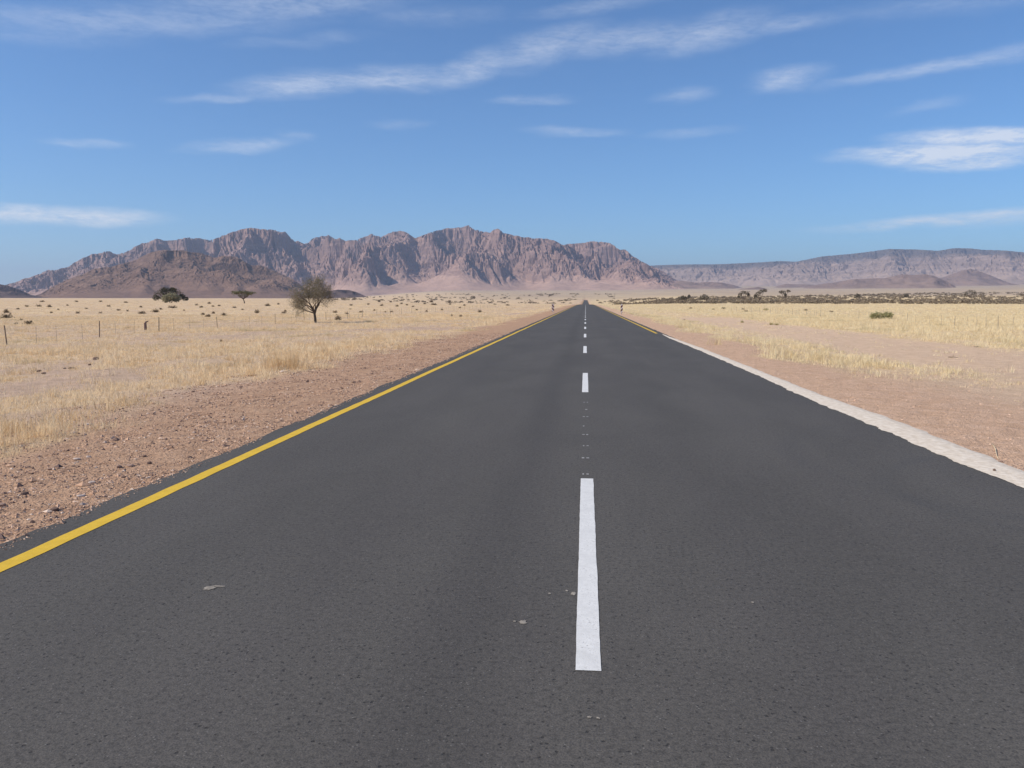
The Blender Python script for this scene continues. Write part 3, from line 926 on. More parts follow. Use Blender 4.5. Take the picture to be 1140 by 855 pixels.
# ------------------------------------------------------------------ dry grass, gravel
def build_grass():
    n1, n2 = 78000, 30000
    az = np.radians(rng.uniform(-41, 30, n1 + n2))
    d = np.concatenate([rng.uniform(4.5, 110, n1), np.exp(rng.uniform(math.log(110), math.log(1100), n2))])
    x, y = d * np.sin(az), d * np.cos(az)
    dens = straw_density(x, y)
    keep = (rng.random(len(d)) < dens * (0.75 + 0.4 * sstep(25, 60, d))) & (np.abs(x) > 4.6) & (dens > 0.12)
    x, y, d, dens = x[keep], y[keep], d[keep], dens[keep]
    # sparse loners on the bare ground
    m = 3400
    ex, ey = rng.uniform(-15, 19, m), 8 + 62 * rng.random(m) ** 0.8
    ok = (np.abs(ex) > 5.4) & (rng.random(m) < 0.15 + 0.85 * sstep(5.5, 9, np.abs(ex)) * sstep(-0.1, 0.5, fbm(ex / 2.0, ey / 3.0, 55, 3)))
    x, y = np.concatenate([x, ex[ok]]), np.concatenate([y, ey[ok]])
    d = np.hypot(x, y)
    dens = np.concatenate([dens, np.full(ok.sum(), 0.12)])
    nb = len(x)
    # tall golden tussocks seen at these spots of the photograph
    for px, py, ht in ((303, 411, .62), (307, 410, .6), (310, 409, .62), (314, 410, .6), (318, 409, .6), (322, 407, .5), (306, 408, .6), (315, 407, .6), (290, 412, .4), (282, 416, .38), (58, 473, .38), (68, 472, .36), (46, 476, .3), (8, 486, .36), (20, 484, .34),
                       (0, 480, .36), (135, 446, .3), (150, 444, .32), (440, 374, .5), (420, 378, .45), (400, 384, .4), (520, 352, .5), (90, 466, .25), (120, 455, .28),
                       (350, 400, .4), (365, 396, .42), (380, 392, .4), (905, 399, .4), (880, 397, .4), (850, 392, .4), (935, 403, .35), (985, 408, .3), (800, 384, .4), (960, 405, .3)):
        hx_, hy_, _d = hit(px, py)
        m_ = 4
        x = np.concatenate([x, hx_ + rng.normal(0, 0.13, m_)])
        y = np.concatenate([y, hy_ + rng.normal(0, 0.16, m_)])
        dens = np.concatenate([dens, np.full(m_, 5 + ht)])
    d = np.hypot(x, y)
    z = gz(x, y)
    n = len(x)
    tall = np.where(dens > 4, dens - 5, 0)
    dens = np.where(dens > 4, 1.0, dens)
    clump = fbm(x / 1.1, y / 1.1, 77, 2)
    hgt = (0.10 + 0.13 * rng.random(n) + 0.20 * np.clip(clump, 0, 1)) * (0.5 + 0.5 * dens)
    hgt = np.where(x < -23, hgt * 0.75, hgt)
    tus = np.clip(fbm(x / 0.85, y / 0.85, 191, 2) * 1.6 + 0.25, 0, 1.2)
    hgt = hgt * np.where(d < 70, 0.40 + 1.0 * tus, 1.0)
    hgt = np.where(tall > 0, tall * rng.uniform(0.7, 1.0, n), hgt)
    B = 15
    tid = np.repeat(np.arange(n), B)
    a = rng.uniform(0, 2 * np.pi, n * B)
    lean = rng.uniform(0.05, 1.05, n * B)
    L = hgt[tid] * rng.uniform(0.6, 1.15, n * B)
    dd = d[tid]
    sp_ = 0.05 + 0.0010 * dd
    bx = x[tid] + rng.normal(0, 1, n * B) * sp_
    by = y[tid] + rng.normal(0, 1, n * B) * sp_
    bz = z[tid] - 0.01
    w = (0.0012 + 0.00014 * dd) * rng.uniform(0.7, 1.4, n * B)
    wa = rng.uniform(0, np.pi, n * B)
    wx, wy = np.cos(wa) * w, np.sin(wa) * w
    hx, hy = np.cos(a) * lean * L, np.sin(a) * lean * L
    up = L * np.sqrt(np.clip(1 - 0.6 * lean ** 2, 0.2, 1))
    near = dd < 34
    tint = np.clip(0.55 + 0.4 * clump[tid] + rng.normal(0, 0.2, n * B) - 0.22 * (tall[tid] > 0), 0, 1)
    green = np.clip(fbm(x / 4, y / 5, 97, 2)[tid] * 1.2 - 0.55, 0, 0.35)
    side = (bx > 0).astype(float)

    def pack(sel, curved):
        i = np.nonzero(sel)[0]
        k = len(i)
        p = np.stack([bx[i], by[i], bz[i]], 1)
        wv = np.stack([wx[i], wy[i], np.zeros(k)], 1)
        tip = p + np.stack([hx[i], hy[i], up[i]], 1)
        if curved:
            mid = p + np.stack([hx[i] * 0.33, hy[i] * 0.33, up[i] * 0.62], 1)
            v = np.stack([p - wv, p + wv, mid - wv * 0.8, mid + wv * 0.8, tip], 1)
            b = np.arange(k)[:, None] * 5
            return v.reshape(-1, 3), b + np.array([0, 1, 3, 2]), b + np.array([2, 3, 4]), np.repeat(i, 5)
        v = np.stack([p - wv, p + wv, tip], 1)
        b = np.arange(k)[:, None] * 3
        return v.reshape(-1, 3), None, b + np.array([0, 1, 2]), np.repeat(i, 3)
    v1, q1, t1, i1 = pack(near, True)
    v2, _, t2, i2 = pack(~near, False)
    ii = np.concatenate([i1, i2])
    o = mesh_np('dry_grass', np.concatenate([v1, v2]), [q1, np.concatenate([t1, t2 + len(v1)])], M['grass'], False,
                {'tint': tint[ii], 'side': side[ii], 'green': green[ii]})
    tag(o, 'pale straw coloured dry grass covering the plain on both sides of the road', 'grass', kind='stuff')


build_grass()


def build_gravel():
    nl, nr_ = 95000, 42000
    x = np.concatenate([-3.60 - 4.7 * rng.random(nl) ** 1.25, 3.95 + 5.0 * rng.random(nr_)])
    y = np.concatenate([4.0 + 36 * rng.random(nl) ** 1.5, 5.5 + 34 * rng.random(nr_) ** 1.5])
    dd = np.hypot(x, y)
    cl = fbm(x / 0.8, y / 1.2, 111, 3)
    keep = rng.random(len(x)) < np.clip(0.55 + 0.9 * cl, 0.05, 1)
    keep &= ~((x > 0) & (rng.random(len(x)) < 0.62))
    x, y, dd = x[keep], y[keep], dd[keep]
    n = len(x)
    s = 0.005 + 0.012 * rng.random(n) ** 2.6 + (rng.random(n) > 0.985) * 0.022 * rng.random(n)
    s = s * np.where(x > 0, 0.8, 1.0) + 0.00012 * dd
    z = np.where(np.abs(x) < 3.69, np.maximum(gz(x, y), road_z(y)), gz(x, y))
    keepers = (np.abs(x) > 3.69) | (rng.random(n) < (np.abs(x) - 3.58) / 0.11)
    x, y, z, s, dd = x[keepers], y[keepers], z[keepers], s[keepers], dd[keepers]
    s = np.where(np.abs(x) < 3.69, s * 0.7, s)
    n = len(x)
    base = np.array([(1, 0, 0), (-1, 0, 0), (0, 1, 0), (0, -1, 0), (0, 0, 1), (0, 0, -1)], float)
    jit = 1 + rng.normal(0, 0.28, (n, 6, 1))
    v = base[None] * jit * (s[:, None, None] * np.stack([rng.uniform(0.8, 1.6, n), rng.uniform(0.7, 1.2, n), rng.uniform(0.45, 0.85, n)], 1)[:, None, :])
    a = rng.uniform(0, 2 * np.pi, n)
    ca, sa = np.cos(a)[:, None], np.sin(a)[:, None]
    vx = v[:, :, 0] * ca - v[:, :, 1] * sa + x[:, None]
    vy = v[:, :, 0] * sa + v[:, :, 1] * ca + y[:, None]
    vz = v[:, :, 2] + z[:, None] + 0.15 * s[:, None]
    f = np.array([(0, 2, 4), (2, 1, 4), (1, 3, 4), (3, 0, 4), (2, 0, 5), (1, 2, 5), (3, 1, 5), (0, 3, 5)])
    polys = (np.arange(n)[:, None, None] * 6 + f[None]).reshape(-1, 3)
    tint = np.repeat(np.clip(rng.normal(0.44, 0.28, n), 0, 1), 6)
    o = mesh_np('gravel', np.stack([vx, vy, vz], -1).reshape(-1, 3), [polys], M['gravel'], False,
                {'tint': tint, 'side': np.repeat((x > 0).astype(float), 6)})
    tag(o, 'pinkish brown loose gravel covering both road shoulders', 'gravel', kind='stuff')


build_gravel()


# ------------------------------------------------------------------ stones
def stone_mesh(name, mat, seed, flat=0.6):
    import bmesh
    bm = bmesh.new()
    bmesh.ops.create_icosphere(bm, subdivisions=3, radius=1.0)
    r_ = random.Random(seed)
    planes = []
    for k in range(9):
        a, b = r_.uniform(0, 6.28), r_.uniform(-0.6, 1.4)
        planes.append((np.array([math.cos(a) * math.cos(b), math.sin(a) * math.cos(b), math.sin(b)]), r_.uniform(0.55, 0.85)))
    for v in bm.verts:
        p = np.array(v.co)
        for nrm, dist in planes:
            e = p @ nrm - dist
            if e > 0:
                p = p - nrm * e * 0.92
        p = p * (1 + 0.06 * float(vnoise(p[0] * 3 + seed, p[1] * 3 + p[2] * 2, seed)))
        v.co = (p[0], p[1] * 0.85, p[2] * flat)
    me = bpy.data.meshes.new(name)
    bm.to_mesh(me)
    bm.free()
    me.materials.append(mat)
    return me


STONES = [  # photograph x, base y, width and height in pixels, kind, label
    (106.7, 396.5, 8.5, 4.6, 'dark', 'largest dark boulder on the bare track in the left grass'),
    (42.5, 409, 8, 3.4, 'dark', 'flat dark rock at the near end of the bare track left of the road'),
    (48.5, 412.5, 5, 3.0, 'dark', 'small dark rock just in front of the flat dark rock on the bare track'),
    (79.5, 405, 7, 2.6, 'dark', 'low dark rock between two other dark rocks on the bare track'),
    (72, 405, 4, 1.8, 'dark', 'small dark lump left of the low dark rock on the bare track'),
    (100, 402.5, 4, 3.0, 'dark', 'upright dark pebble right in front of the largest dark boulder'),
    (142, 400, 6.5, 2.2, 'dark', 'flat dark rock farthest along the bare track, right of the boulder'),
    (146, 519, 11, 4.5, 'mid', 'slab of grey brown rock near the middle of the left gravel shoulder'),
    (133, 521, 7, 5, 'mid', 'rounded brown rock touching the slab on the left gravel shoulder'),
    (166.5, 516.5, 6, 4, 'dark', 'small dark stone right of the brown slab on the left shoulder'),
    (161, 508, 5, 4, 'dark', 'dark reddish stone behind the brown slab on the left shoulder'),
    (61, 567.5, 9, 7, 'dark', 'dark reddish lump of stone on the left gravel nearest the yellow line'),
    (36, 580, 6, 4, 'dark', 'dark stone on the left gravel closest to the asphalt edge'),
    (28, 551, 9, 5, 'dark', 'broad dark stone on the gravel by the left frame edge'),
    (3, 563, 10, 7, 'mid', 'grey stone cut by the left frame edge on the gravel'),
    (138, 531, 6, 3, 'dark', 'thin dark stone below the brown slab on the left shoulder'),
    (211.5, 508.5, 7, 3, 'dark', 'flat dark stone beside the asphalt edge on the left shoulder'),
    (57, 524, 8, 3, 'mid', 'flat brown stone on the left gravel below the grass tufts'),
    (228, 490.5, 8, 3.5, 'mid', 'long brown stone near the asphalt higher up the left shoulder'),
    (179, 486, 5, 3, 'mid', 'small brown stone high on the left shoulder below the grass'),
    (99, 509.5, 6, 3.5, 'pale', 'pale pink stone left of the brown slab on the left shoulder'),
    (86, 512.5, 8, 3, 'pale', 'long pale stone farther left of the brown slab'),
    (103, 537, 9, 4, 'pale', 'pale stone below the brown slab on the left gravel'),
    (89, 551.5, 11, 3.5, 'pale', 'long thin pale stone low on the left gravel shoulder'),
    (83, 482.5, 8, 3, 'pale', 'pale flat stone at the foot of the left grass tufts'),
    (99, 473, 9, 3.5, 'pale', 'whitish flat stone at the edge of the left grass'),
    (316, 413, 9, 3.5, 'pale', 'whitish flat stone below the golden tussocks beside the left shoulder'),
    (215, 433.5, 4, 2.5, 'dark', 'lone dark stone where gravel meets grass left of the road'),
    (1107, 525, 4, 2.5, 'dark', 'small dark stone lying on the pale sand strip'),
    (1114, 513.5, 6, 4, 'mid', 'brown stone at the end of the straw stem by the pale sand strip'),
]
stone_cache = {}
for i, (px, py, w, h, kd, lab) in enumerate(STONES):
    x, y, d = hit(px, py)
    key = (kd, i % 4)
    if key not in stone_cache:
        stone_cache[key] = stone_mesh('stone', M['stone_' + kd], 50 + i)
    o = bpy.data.objects.new('stone', stone_cache[key])
    COL.objects.link(o)
    sw, sh = w * d / F_PX / 2 * 0.92, h * d / F_PX / 2 * 0.95
    gzv = float(gz(x, y))
    if px == 1107:
        gzv = max(gzv, 0.012)
    o.location = (x, y, gzv + sh * 0.35)
    o.scale = (sw, sw * 0.8, sh / 0.6)
    o.rotation_euler = (0, 0, math.atan2(-x, y) + random.uniform(-0.35, 0.35))
    tag(o, lab, 'stone', 'stones scattered beside the road')

# fallen sticks on the bare ground at the right, and a straw stem by the sand
for nm, pa, pb, rad, mat, lab in (
        ('stick', (1056, 396), (1067, 396.6), 0.013, M['stick'], 'dark dead stick lying on bare ground right of the road, nearer one'),
        ('stick', (1085, 383.2), (1092, 384), 0.012, M['stick'], 'small dark stick on bare ground below the right fence, farther one'),
        ('straw_stem', (1105, 495), (1112, 511), 0.005, M['stem'], 'pale dry straw stem lying beside the sand strip')):
    a, b = hit(*pa), hit(*pb)
    mb = MB()
    pts = []
    for k in range(6):
        f = k / 5
        X, Y = a[0] * (1 - f) + b[0] * f + rad * math.sin(k * 1.1), a[1] * (1 - f) + b[1] * f + rad * math.cos(k * 1.7)
        pts.append((X, Y, float(gz(X, Y)) + rad * 1.2 + rad * math.sin(k * 0.6) ** 2))
    mb.tube(pts, [rad * q for q in (1, 1.1, 0.95, 0.9, 0.7, 0.4)], 6)
    if nm == 'stick':
        mb.tube([pts[2], (pts[2][0] + 0.06, pts[2][1] + 0.12, pts[2][2] + 0.06)], [rad * 0.6, rad * 0.25], 5)
    tag(mb.build(nm, mat, None, True), lab, 'stick')


# ------------------------------------------------------------------ trees
def grow(mb_trunk, mb_twig, tips, p, d, length, rad, depth, maxd, rnd, spread=0.6, shrink=0.72, lift=0.12, kids=(2, 3), wild=0.25):
    segs = 3
    pts, rads = [np.array(p)], [rad]
    q, dirv = np.array(p, float), np.array(d, float)
    for s in range(segs):
        dirv = dirv + np.array([rnd.gauss(0, wild), rnd.gauss(0, wild), rnd.gauss(0, wild) + lift]) * 0.5
        dirv /= np.linalg.norm(dirv)
        q = q + dirv * length / segs
        pts.append(q.copy())
        rads.append(rad * (1 - 0.3 * (s + 1) / segs))
    (mb_trunk if depth < maxd - 1 else mb_twig).tube(pts, rads, 7 if depth < 2 else (4 if depth < maxd - 1 else 3), cap=depth == 0)
    if depth >= maxd:
        tips.append((q.copy(), dirv.copy()))
        return
    for k in range(rnd.randint(*kids)):
        ax = np.array([rnd.gauss(0, 1), rnd.gauss(0, 1), rnd.gauss(0, 0.7)])
        nd = dirv + spread * ax / np.linalg.norm(ax)
        nd /= np.linalg.norm(nd)
        st = pts[-1] if k < 2 else pts[-2]
        grow(mb_trunk, mb_twig, tips, st, nd, length * shrink * rnd.uniform(0.8, 1.15), rads[-1] * 0.72, depth + 1, maxd, rnd, spread, shrink, lift, kids, wild)


def leaf_quads(mb, c, n, spread, size, rnd, flat=1.0):
    for k in range(n):
        p = c + np.array([rnd.gauss(0, spread), rnd.gauss(0, spread), rnd.gauss(0, spread * flat)])
        u = np.array([rnd.gauss(0, 1) for _ in range(3)])
        u /= np.linalg.norm(u)
        w = np.cross(u, [rnd.gauss(0, 1) for _ in range(3)])
        w /= np.linalg.norm(w) + 1e-9
        s = size * rnd.uniform(0.6, 1.3)
        mb.quad(p, u * s, w * s * 0.6)


def ground_at(px, py):
    x, y, d = hit(px, py)
    return x, y, float(gz(x, y)), d


def across(x, y):
    """unit vector pointing to the right as seen from the road's end"""
    r_ = math.hypot(x, y)
    return np.array([y / r_, -x / r_, 0.0])


# the bare grey thorn tree in front of the left fence
def thorn_tree():
    rnd = random.Random(5)
    x, y, z, d = ground_at(351, 358.5)
    root = empty('thorn_tree', (x, y, z))
    root.scale = (1.10, 1.10, 1.24)
    tag(root, 'tall grey half-bare thorn tree with forked dark trunk standing before the left wire fence', 'tree')
    rt = across(x, y)
    s = d / F_PX
    mt, mtw, ml = MB(), MB(), MB()
    tips = []
    up = np.array([0, 0, 1.0])
    dep = np.array([-rt[1], rt[0], 0])
    mt.tube([np.zeros(3) - up * 0.1, rt * 0.01 + up * 0.25, -rt * 0.03 + up * 0.55, -rt * 0.06 + up * 0.75], [0.115, 0.095, 0.085, 0.08], 9)
    fork = -rt * 0.03 + up * 0.62
    forks = [(-rt * 0.55 + up * 0.75 + dep * 0.1, 0.62, 0.06), (-rt * 0.10 + up * 1.0 - dep * 0.2, 0.75, 0.062), (rt * 0.28 + up * 1.0 + dep * 0.1, 0.8, 0.07),
             (rt * 0.55 + up * 0.72 - dep * 0.25, 0.62, 0.05), (-rt * 0.75 + up * 0.45 + dep * 0.3, 0.60, 0.045), (rt * 0.1 + up * 0.8 + dep * 0.6, 0.65, 0.05),
             (-rt * 0.2 + up * 0.8 - dep * 0.6, 0.62, 0.05), (-rt * 0.9 + up * 0.30 - dep * 0.1, 0.62, 0.04)]
    for dv, ln, rd in forks:
        grow(mt, mtw, tips, fork + up * rnd.uniform(-0.08, 0.1), dv / np.linalg.norm(dv), ln, rd, 1, 5, rnd, 0.62, 0.76, 0.02, (2, 3), 0.28)
    for p, dv in tips:
        if True:
            for k in range(4):
                e = p + np.array([rnd.gauss(0, 0.16), rnd.gauss(0, 0.16), rnd.gauss(0.02, 0.13)])
                mtw.tube([p, (p + e) / 2 + np.array([rnd.gauss(0, .03)] * 3), e], [0.005, 0.004, 0.002], 3, cap=False)
            leaf_quads(ml, p, 17, 0.22, 0.018, rnd)
    # fine thorny twig work filling the crown
    for a_, b_, c_, rx, rz, cnt in ((-.55, 0, 1.75, .72, .62, 300), (.05, 0, 2.3, .85, .72, 420), (.62, 0, 2.05, .66, .62, 320), (-1.0, .1, 1.35, .55, .48, 200), (-.85, -.1, .95, .42, .32, 110),
                                    (1.05, 0, 1.6, .42, .40, 110), (.3, .3, 1.6, .7, .5, 220), (.35, 0, 2.75, .5, .42, 170), (-.3, -.2, 2.55, .5, .4, 130)):
        for k in range(int(cnt * 0.62)):
            v = np.array([rnd.gauss(0, 1) for _ in range(3)])
            v *= rnd.random() ** 0.6 / np.linalg.norm(v)
            p = rt * (a_ + v[0] * rx) + dep * (b_ * 2 + v[1] * rx) + up * (c_ + v[2] * rz)
            e = np.array([rnd.gauss(0, .13), rnd.gauss(0, .13), rnd.gauss(0.04, .12)])
            mtw.tube([p, p + e * .5 + np.array([rnd.gauss(0, .025)] * 3), p + e], [0.006, 0.005, 0.003], 3, cap=False)
            leaf_quads(ml, p + e * 0.5, 5, 0.10, 0.020, rnd)
    mt.build('trunk', M['bark'], root, True)
    cr = ml.build('crown', M['leaf_grey'], root)
    mtw.build('twigs', M['twig'], cr)
    return tips


thorn_tips = thorn_tree()


def clump_tree(name, label, px, py, w_px, h_px, mat, seed, clumps, leaves=900, leaf=0.3, stems=4, group=None, cat='tree', clear=0.25, hollow=0.5):
    """clumps: (across, depth, height, rx, rz) as shares of the crown's width and height"""
    rnd = random.Random(seed)
    x, y, z, d = ground_at(px, py)
    wm, hm = w_px * d / F_PX, h_px * d / F_PX
    root = empty(name, (x, y, z))
    tag(root, label, cat, group)
    rt = across(x, y)
    dep = np.array([-rt[1], rt[0], 0])
    ml, mt = MB(), MB()
    per = leaves // len(clumps)
    cents = []
    for a, b, c, rx, rz in clumps:
        ct = rt * (a * wm / 2) + dep * (b * wm / 2) + np.array([0, 0, c * hm])
        cents.append(ct)
        for k in range(per):
            v = np.array([rnd.gauss(0, 1) for _ in range(3)])
            v /= np.linalg.norm(v)
            rad = (hollow + (1 - hollow) * rnd.random()) * rnd.uniform(0.85, 1.12)
            p = ct + rt * v[0] * rad * rx * wm / 2 + dep * v[1] * rad * rx * wm / 2 + np.array([0, 0, v[2] * rad * rz * hm])
            if p[2] < 0.05:
                p[2] = 0.05 + 0.2 * rnd.random()
            leaf_quads(ml, p, 1, 0.0, leaf, rnd)
    for ct in cents[:max(stems, 1)]:
        b0 = rt * rnd.uniform(-0.03, 0.03) * wm
        m1 = b0 * 0.6 + ct * 0.4 + np.array([0, 0, clear * hm * 0.4])
        mt.tube([b0 - np.array([0, 0, 0.2]), m1, ct], [0.028 * hm, 0.02 * hm, 0.008 * hm], 6)
    mt.build('trunk', M['bark'], root, True)
    ml.build('crown', mat, root)
    return root


clump_tree('dense_tree', 'wide dark rounded tree on the plain below the brown hill', 188.5, 334.8, 31, 14.2, M['leaf_dark'], 3,
           [(-.55, 0, .42, .42, .34), (-.2, .1, .62, .48, .34), (.2, 0, .66, .45, .32), (.5, .1, .48, .42, .32), (-.78, 0, .22, .26, .22), (.05, .2, .4, .5, .3), (.78, 0, .3, .24, .22), (-.3, 0, .76, .3, .2), (.22, 0, .80, .28, .17)],
           3000, 0.30, 5)
clump_tree('pale_bush', 'greyish green bush standing in front of the wide dark tree', 190, 337.0, 21, 11.0, M['leaf_pale'], 4,
           [(-.4, 0, .4, .5, .4), (.1, 0, .55, .55, .42), (.5, 0, .42, .45, .38)], 1500, 0.26, 3, cat='bush')
clump_tree('dark_bush', 'low dark bush at the right foot of the wide dark tree', 206.5, 334.8, 7.5, 5.2, M['leaf_dark'], 6,
           [(-.3, 0, .45, .6, .45), (.4, 0, .4, .5, .4)], 420, 0.26, 2, cat='bush')


def umbrella_tree():
    rnd = random.Random(9)
    x, y, z, d = ground_at(272.3, 337.6)
    s = d / F_PX
    root = empty('umbrella_acacia', (x, y, z))
    tag(root, 'flat-topped umbrella acacia with leaning trunk alone on the left plain', 'tree')
    rt = across(x, y)
    dep = np.array([-rt[1], rt[0], 0])
    up = np.array([0, 0, 1.0])
    mt, ml = MB(), MB()

    def P(a, b, c):
        return rt * a * s + dep * b * s + up * c * s
    mt.tube([P(0, 0, -0.6), P(-.3, 0, 2.0), P(-1.2, 0, 4.4)], [0.26, 0.2, 0.17], 7)
    ends = [(-9.5, 1, 11.6), (-6, -3, 11.6), (-3, 3, 11.8), (1, -3, 12), (4, 2, 11.4), (7.5, -1, 11), (-8, -3, 10.8), (2, 4, 10.8), (5, -3, 10.2)]
    for e in ends:
        mt.tube([P(-1.2, 0, 4.2), P(e[0] * 0.45 - 0.6, e[1] * 0.45, 7.0), P(*e)], [0.12, 0.08, 0.03], 5)
        for k in range(110):
            q = P(e[0] + rnd.gauss(0, 1.7), e[1] + rnd.gauss(0, 2.0), e[2] + rnd.gauss(-0.1, 0.72))
            leaf_quads(ml, q, 1, 0, 0.2, rnd)
    for k in range(170):
        a = rnd.uniform(-0.55, 0.6)
        f = rnd.uniform(0.45, 0.95)
        leaf_quads(ml, P(-1 + a * 13 * f, rnd.gauss(0, 2), 4.5 + 6.0 * f + rnd.gauss(0, 0.5)), 1, 0, 0.16, rnd)
    mt.build('trunk', M['bark'], root, True)
    ml.build('crown', M['leaf_acacia'], root)


umbrella_tree()

OPEN = [(-.55, 0, .62, .36, .20), (-.1, .1, .84, .40, .17), (.4, -.1, .78, .42, .2), (.7, 0, .6, .26, .14), (-.75, 0, .42, .2, .12)]
OPEN2 = [(-.4, 0, .55, .42, .24), (.05, .1, .75, .4, .2), (.55, 0, .85, .36, .16), (-.7, 0, .36, .26, .18)]
OPEN3 = [(-.6, 0, .80, .32, .17), (-.1, 0, .72, .35, .2), (.5, 0, .86, .40, .14), (.1, 0, .5, .2, .16)]
LOW = [(-.5, 0, .4, .45, .38), (0, 0, .6, .42, .38), (.5, 0, .45, .42, .36)]
GT = 'dark trees above the scrub right of the road'
for px, py, w, h, cl, lab, sd in (
        (828, 335.2, 14, 11.2, OPEN, 'round-crowned dark tree, leftmost of three tall trees above the right scrub', 21),
        (846.5, 334.8, 15, 12.6, OPEN2, 'tallest dark tree with slanting crown above the right scrub', 22),
        (873.5, 334.2, 13.5, 11.2, OPEN3, 'flat-topped dark tree, rightmost of three tall trees above the scrub', 23),
        (784, 334.6, 12, 7.6, LOW, 'low spreading dark tree left of the three tall trees above the scrub', 24),
        (760, 334.6, 11, 6.0, LOW, 'wide low dark bush tree at the left end of the right scrub', 25),
        (767, 332.6, 3.6, 5.2, LOW, 'small dark tree beside the wide low bush tree in the scrub', 26),
        (954, 332.6, 7, 6.0, LOW, 'dark bush tree rising from the scrub behind the green bush', 27),
        (1080, 331.6, 12, 8.0, OPEN, 'broad dark tree rising from the scrub near the right frame edge', 28),
        (1009, 331.6, 5, 4.2, LOW, 'small dark bush tree in the scrub below the low brown hill', 29)):
    clump_tree('scrub_tree', lab, px, py, w, h, M['leaf_far'], sd, cl, 520, 0.36, 5, GT)
clump_tree('scrub_tree', 'lone dark tree far left of the road beyond the striped plates', 526.5, 333.4, 6.5, 4.6, M['leaf_far'], 31, LOW, 420, 0.42, 3)

# pale green bush by the right fence
x, y, z, d = ground_at(981, 355.6)
clump_tree('green_bush', 'pale green bush growing beside the right wire fence', 981, 355.8, 22, 9.5, M['leaf_green'], 41,
           [(-.75, 0, .4, .3, .42), (-.4, 0, .48, .32, .45), (0, 0, .45, .36, .42), (.4, 0, .55, .36, .44), (.75, 0, .5, .3, .42)], 1500, 0.04, 5, cat='bush', hollow=0.3)


# ------------------------------------------------------------------ low shrubs on the plain
def shrub_mesh(seed, mat):
    rnd = random.Random(seed)
    mb = MB()
    for k in range(240):
        a = rnd.uniform(0, 6.28)
        e = rnd.uniform(0.05, 1.35)
        rr = rnd.uniform(0.35, 1.0) * (0.85 + 0.25 * math.sin(a * 2 + seed) + 0.15 * math.sin(a * 5 + seed))
        p = np.array([rr * math.cos(a) * math.cos(e), rr * math.sin(a) * math.cos(e), max(0.02, rr * math.sin(e) * 0.95)])
        leaf_quads(mb, p, 1, 0.02, 0.085, rnd)
    for k in range(26):
        a, e = rnd.uniform(0, 6.28), rnd.uniform(0.25, 1.4)
        tip = np.array([math.cos(a) * math.cos(e), math.sin(a) * math.cos(e), math.sin(e)]) * rnd.uniform(0.8, 1.15)
        mb.tube([np.zeros(3), tip * 0.5 + np.array([0, 0, 0.06]), tip], [0.03, 0.02, 0.008], 3, cap=False)
    me = bpy.data.meshes.new('shrub')
    me.from_pydata([tuple(q) for q in mb.v], [], mb.f)
    me.materials.append(mat)
    return me


shrubs = [shrub_mesh(k, M['shrub']) for k in range(5)]
olive = [shrub_mesh(k + 20, M['shrub_olive']) for k in range(2)]
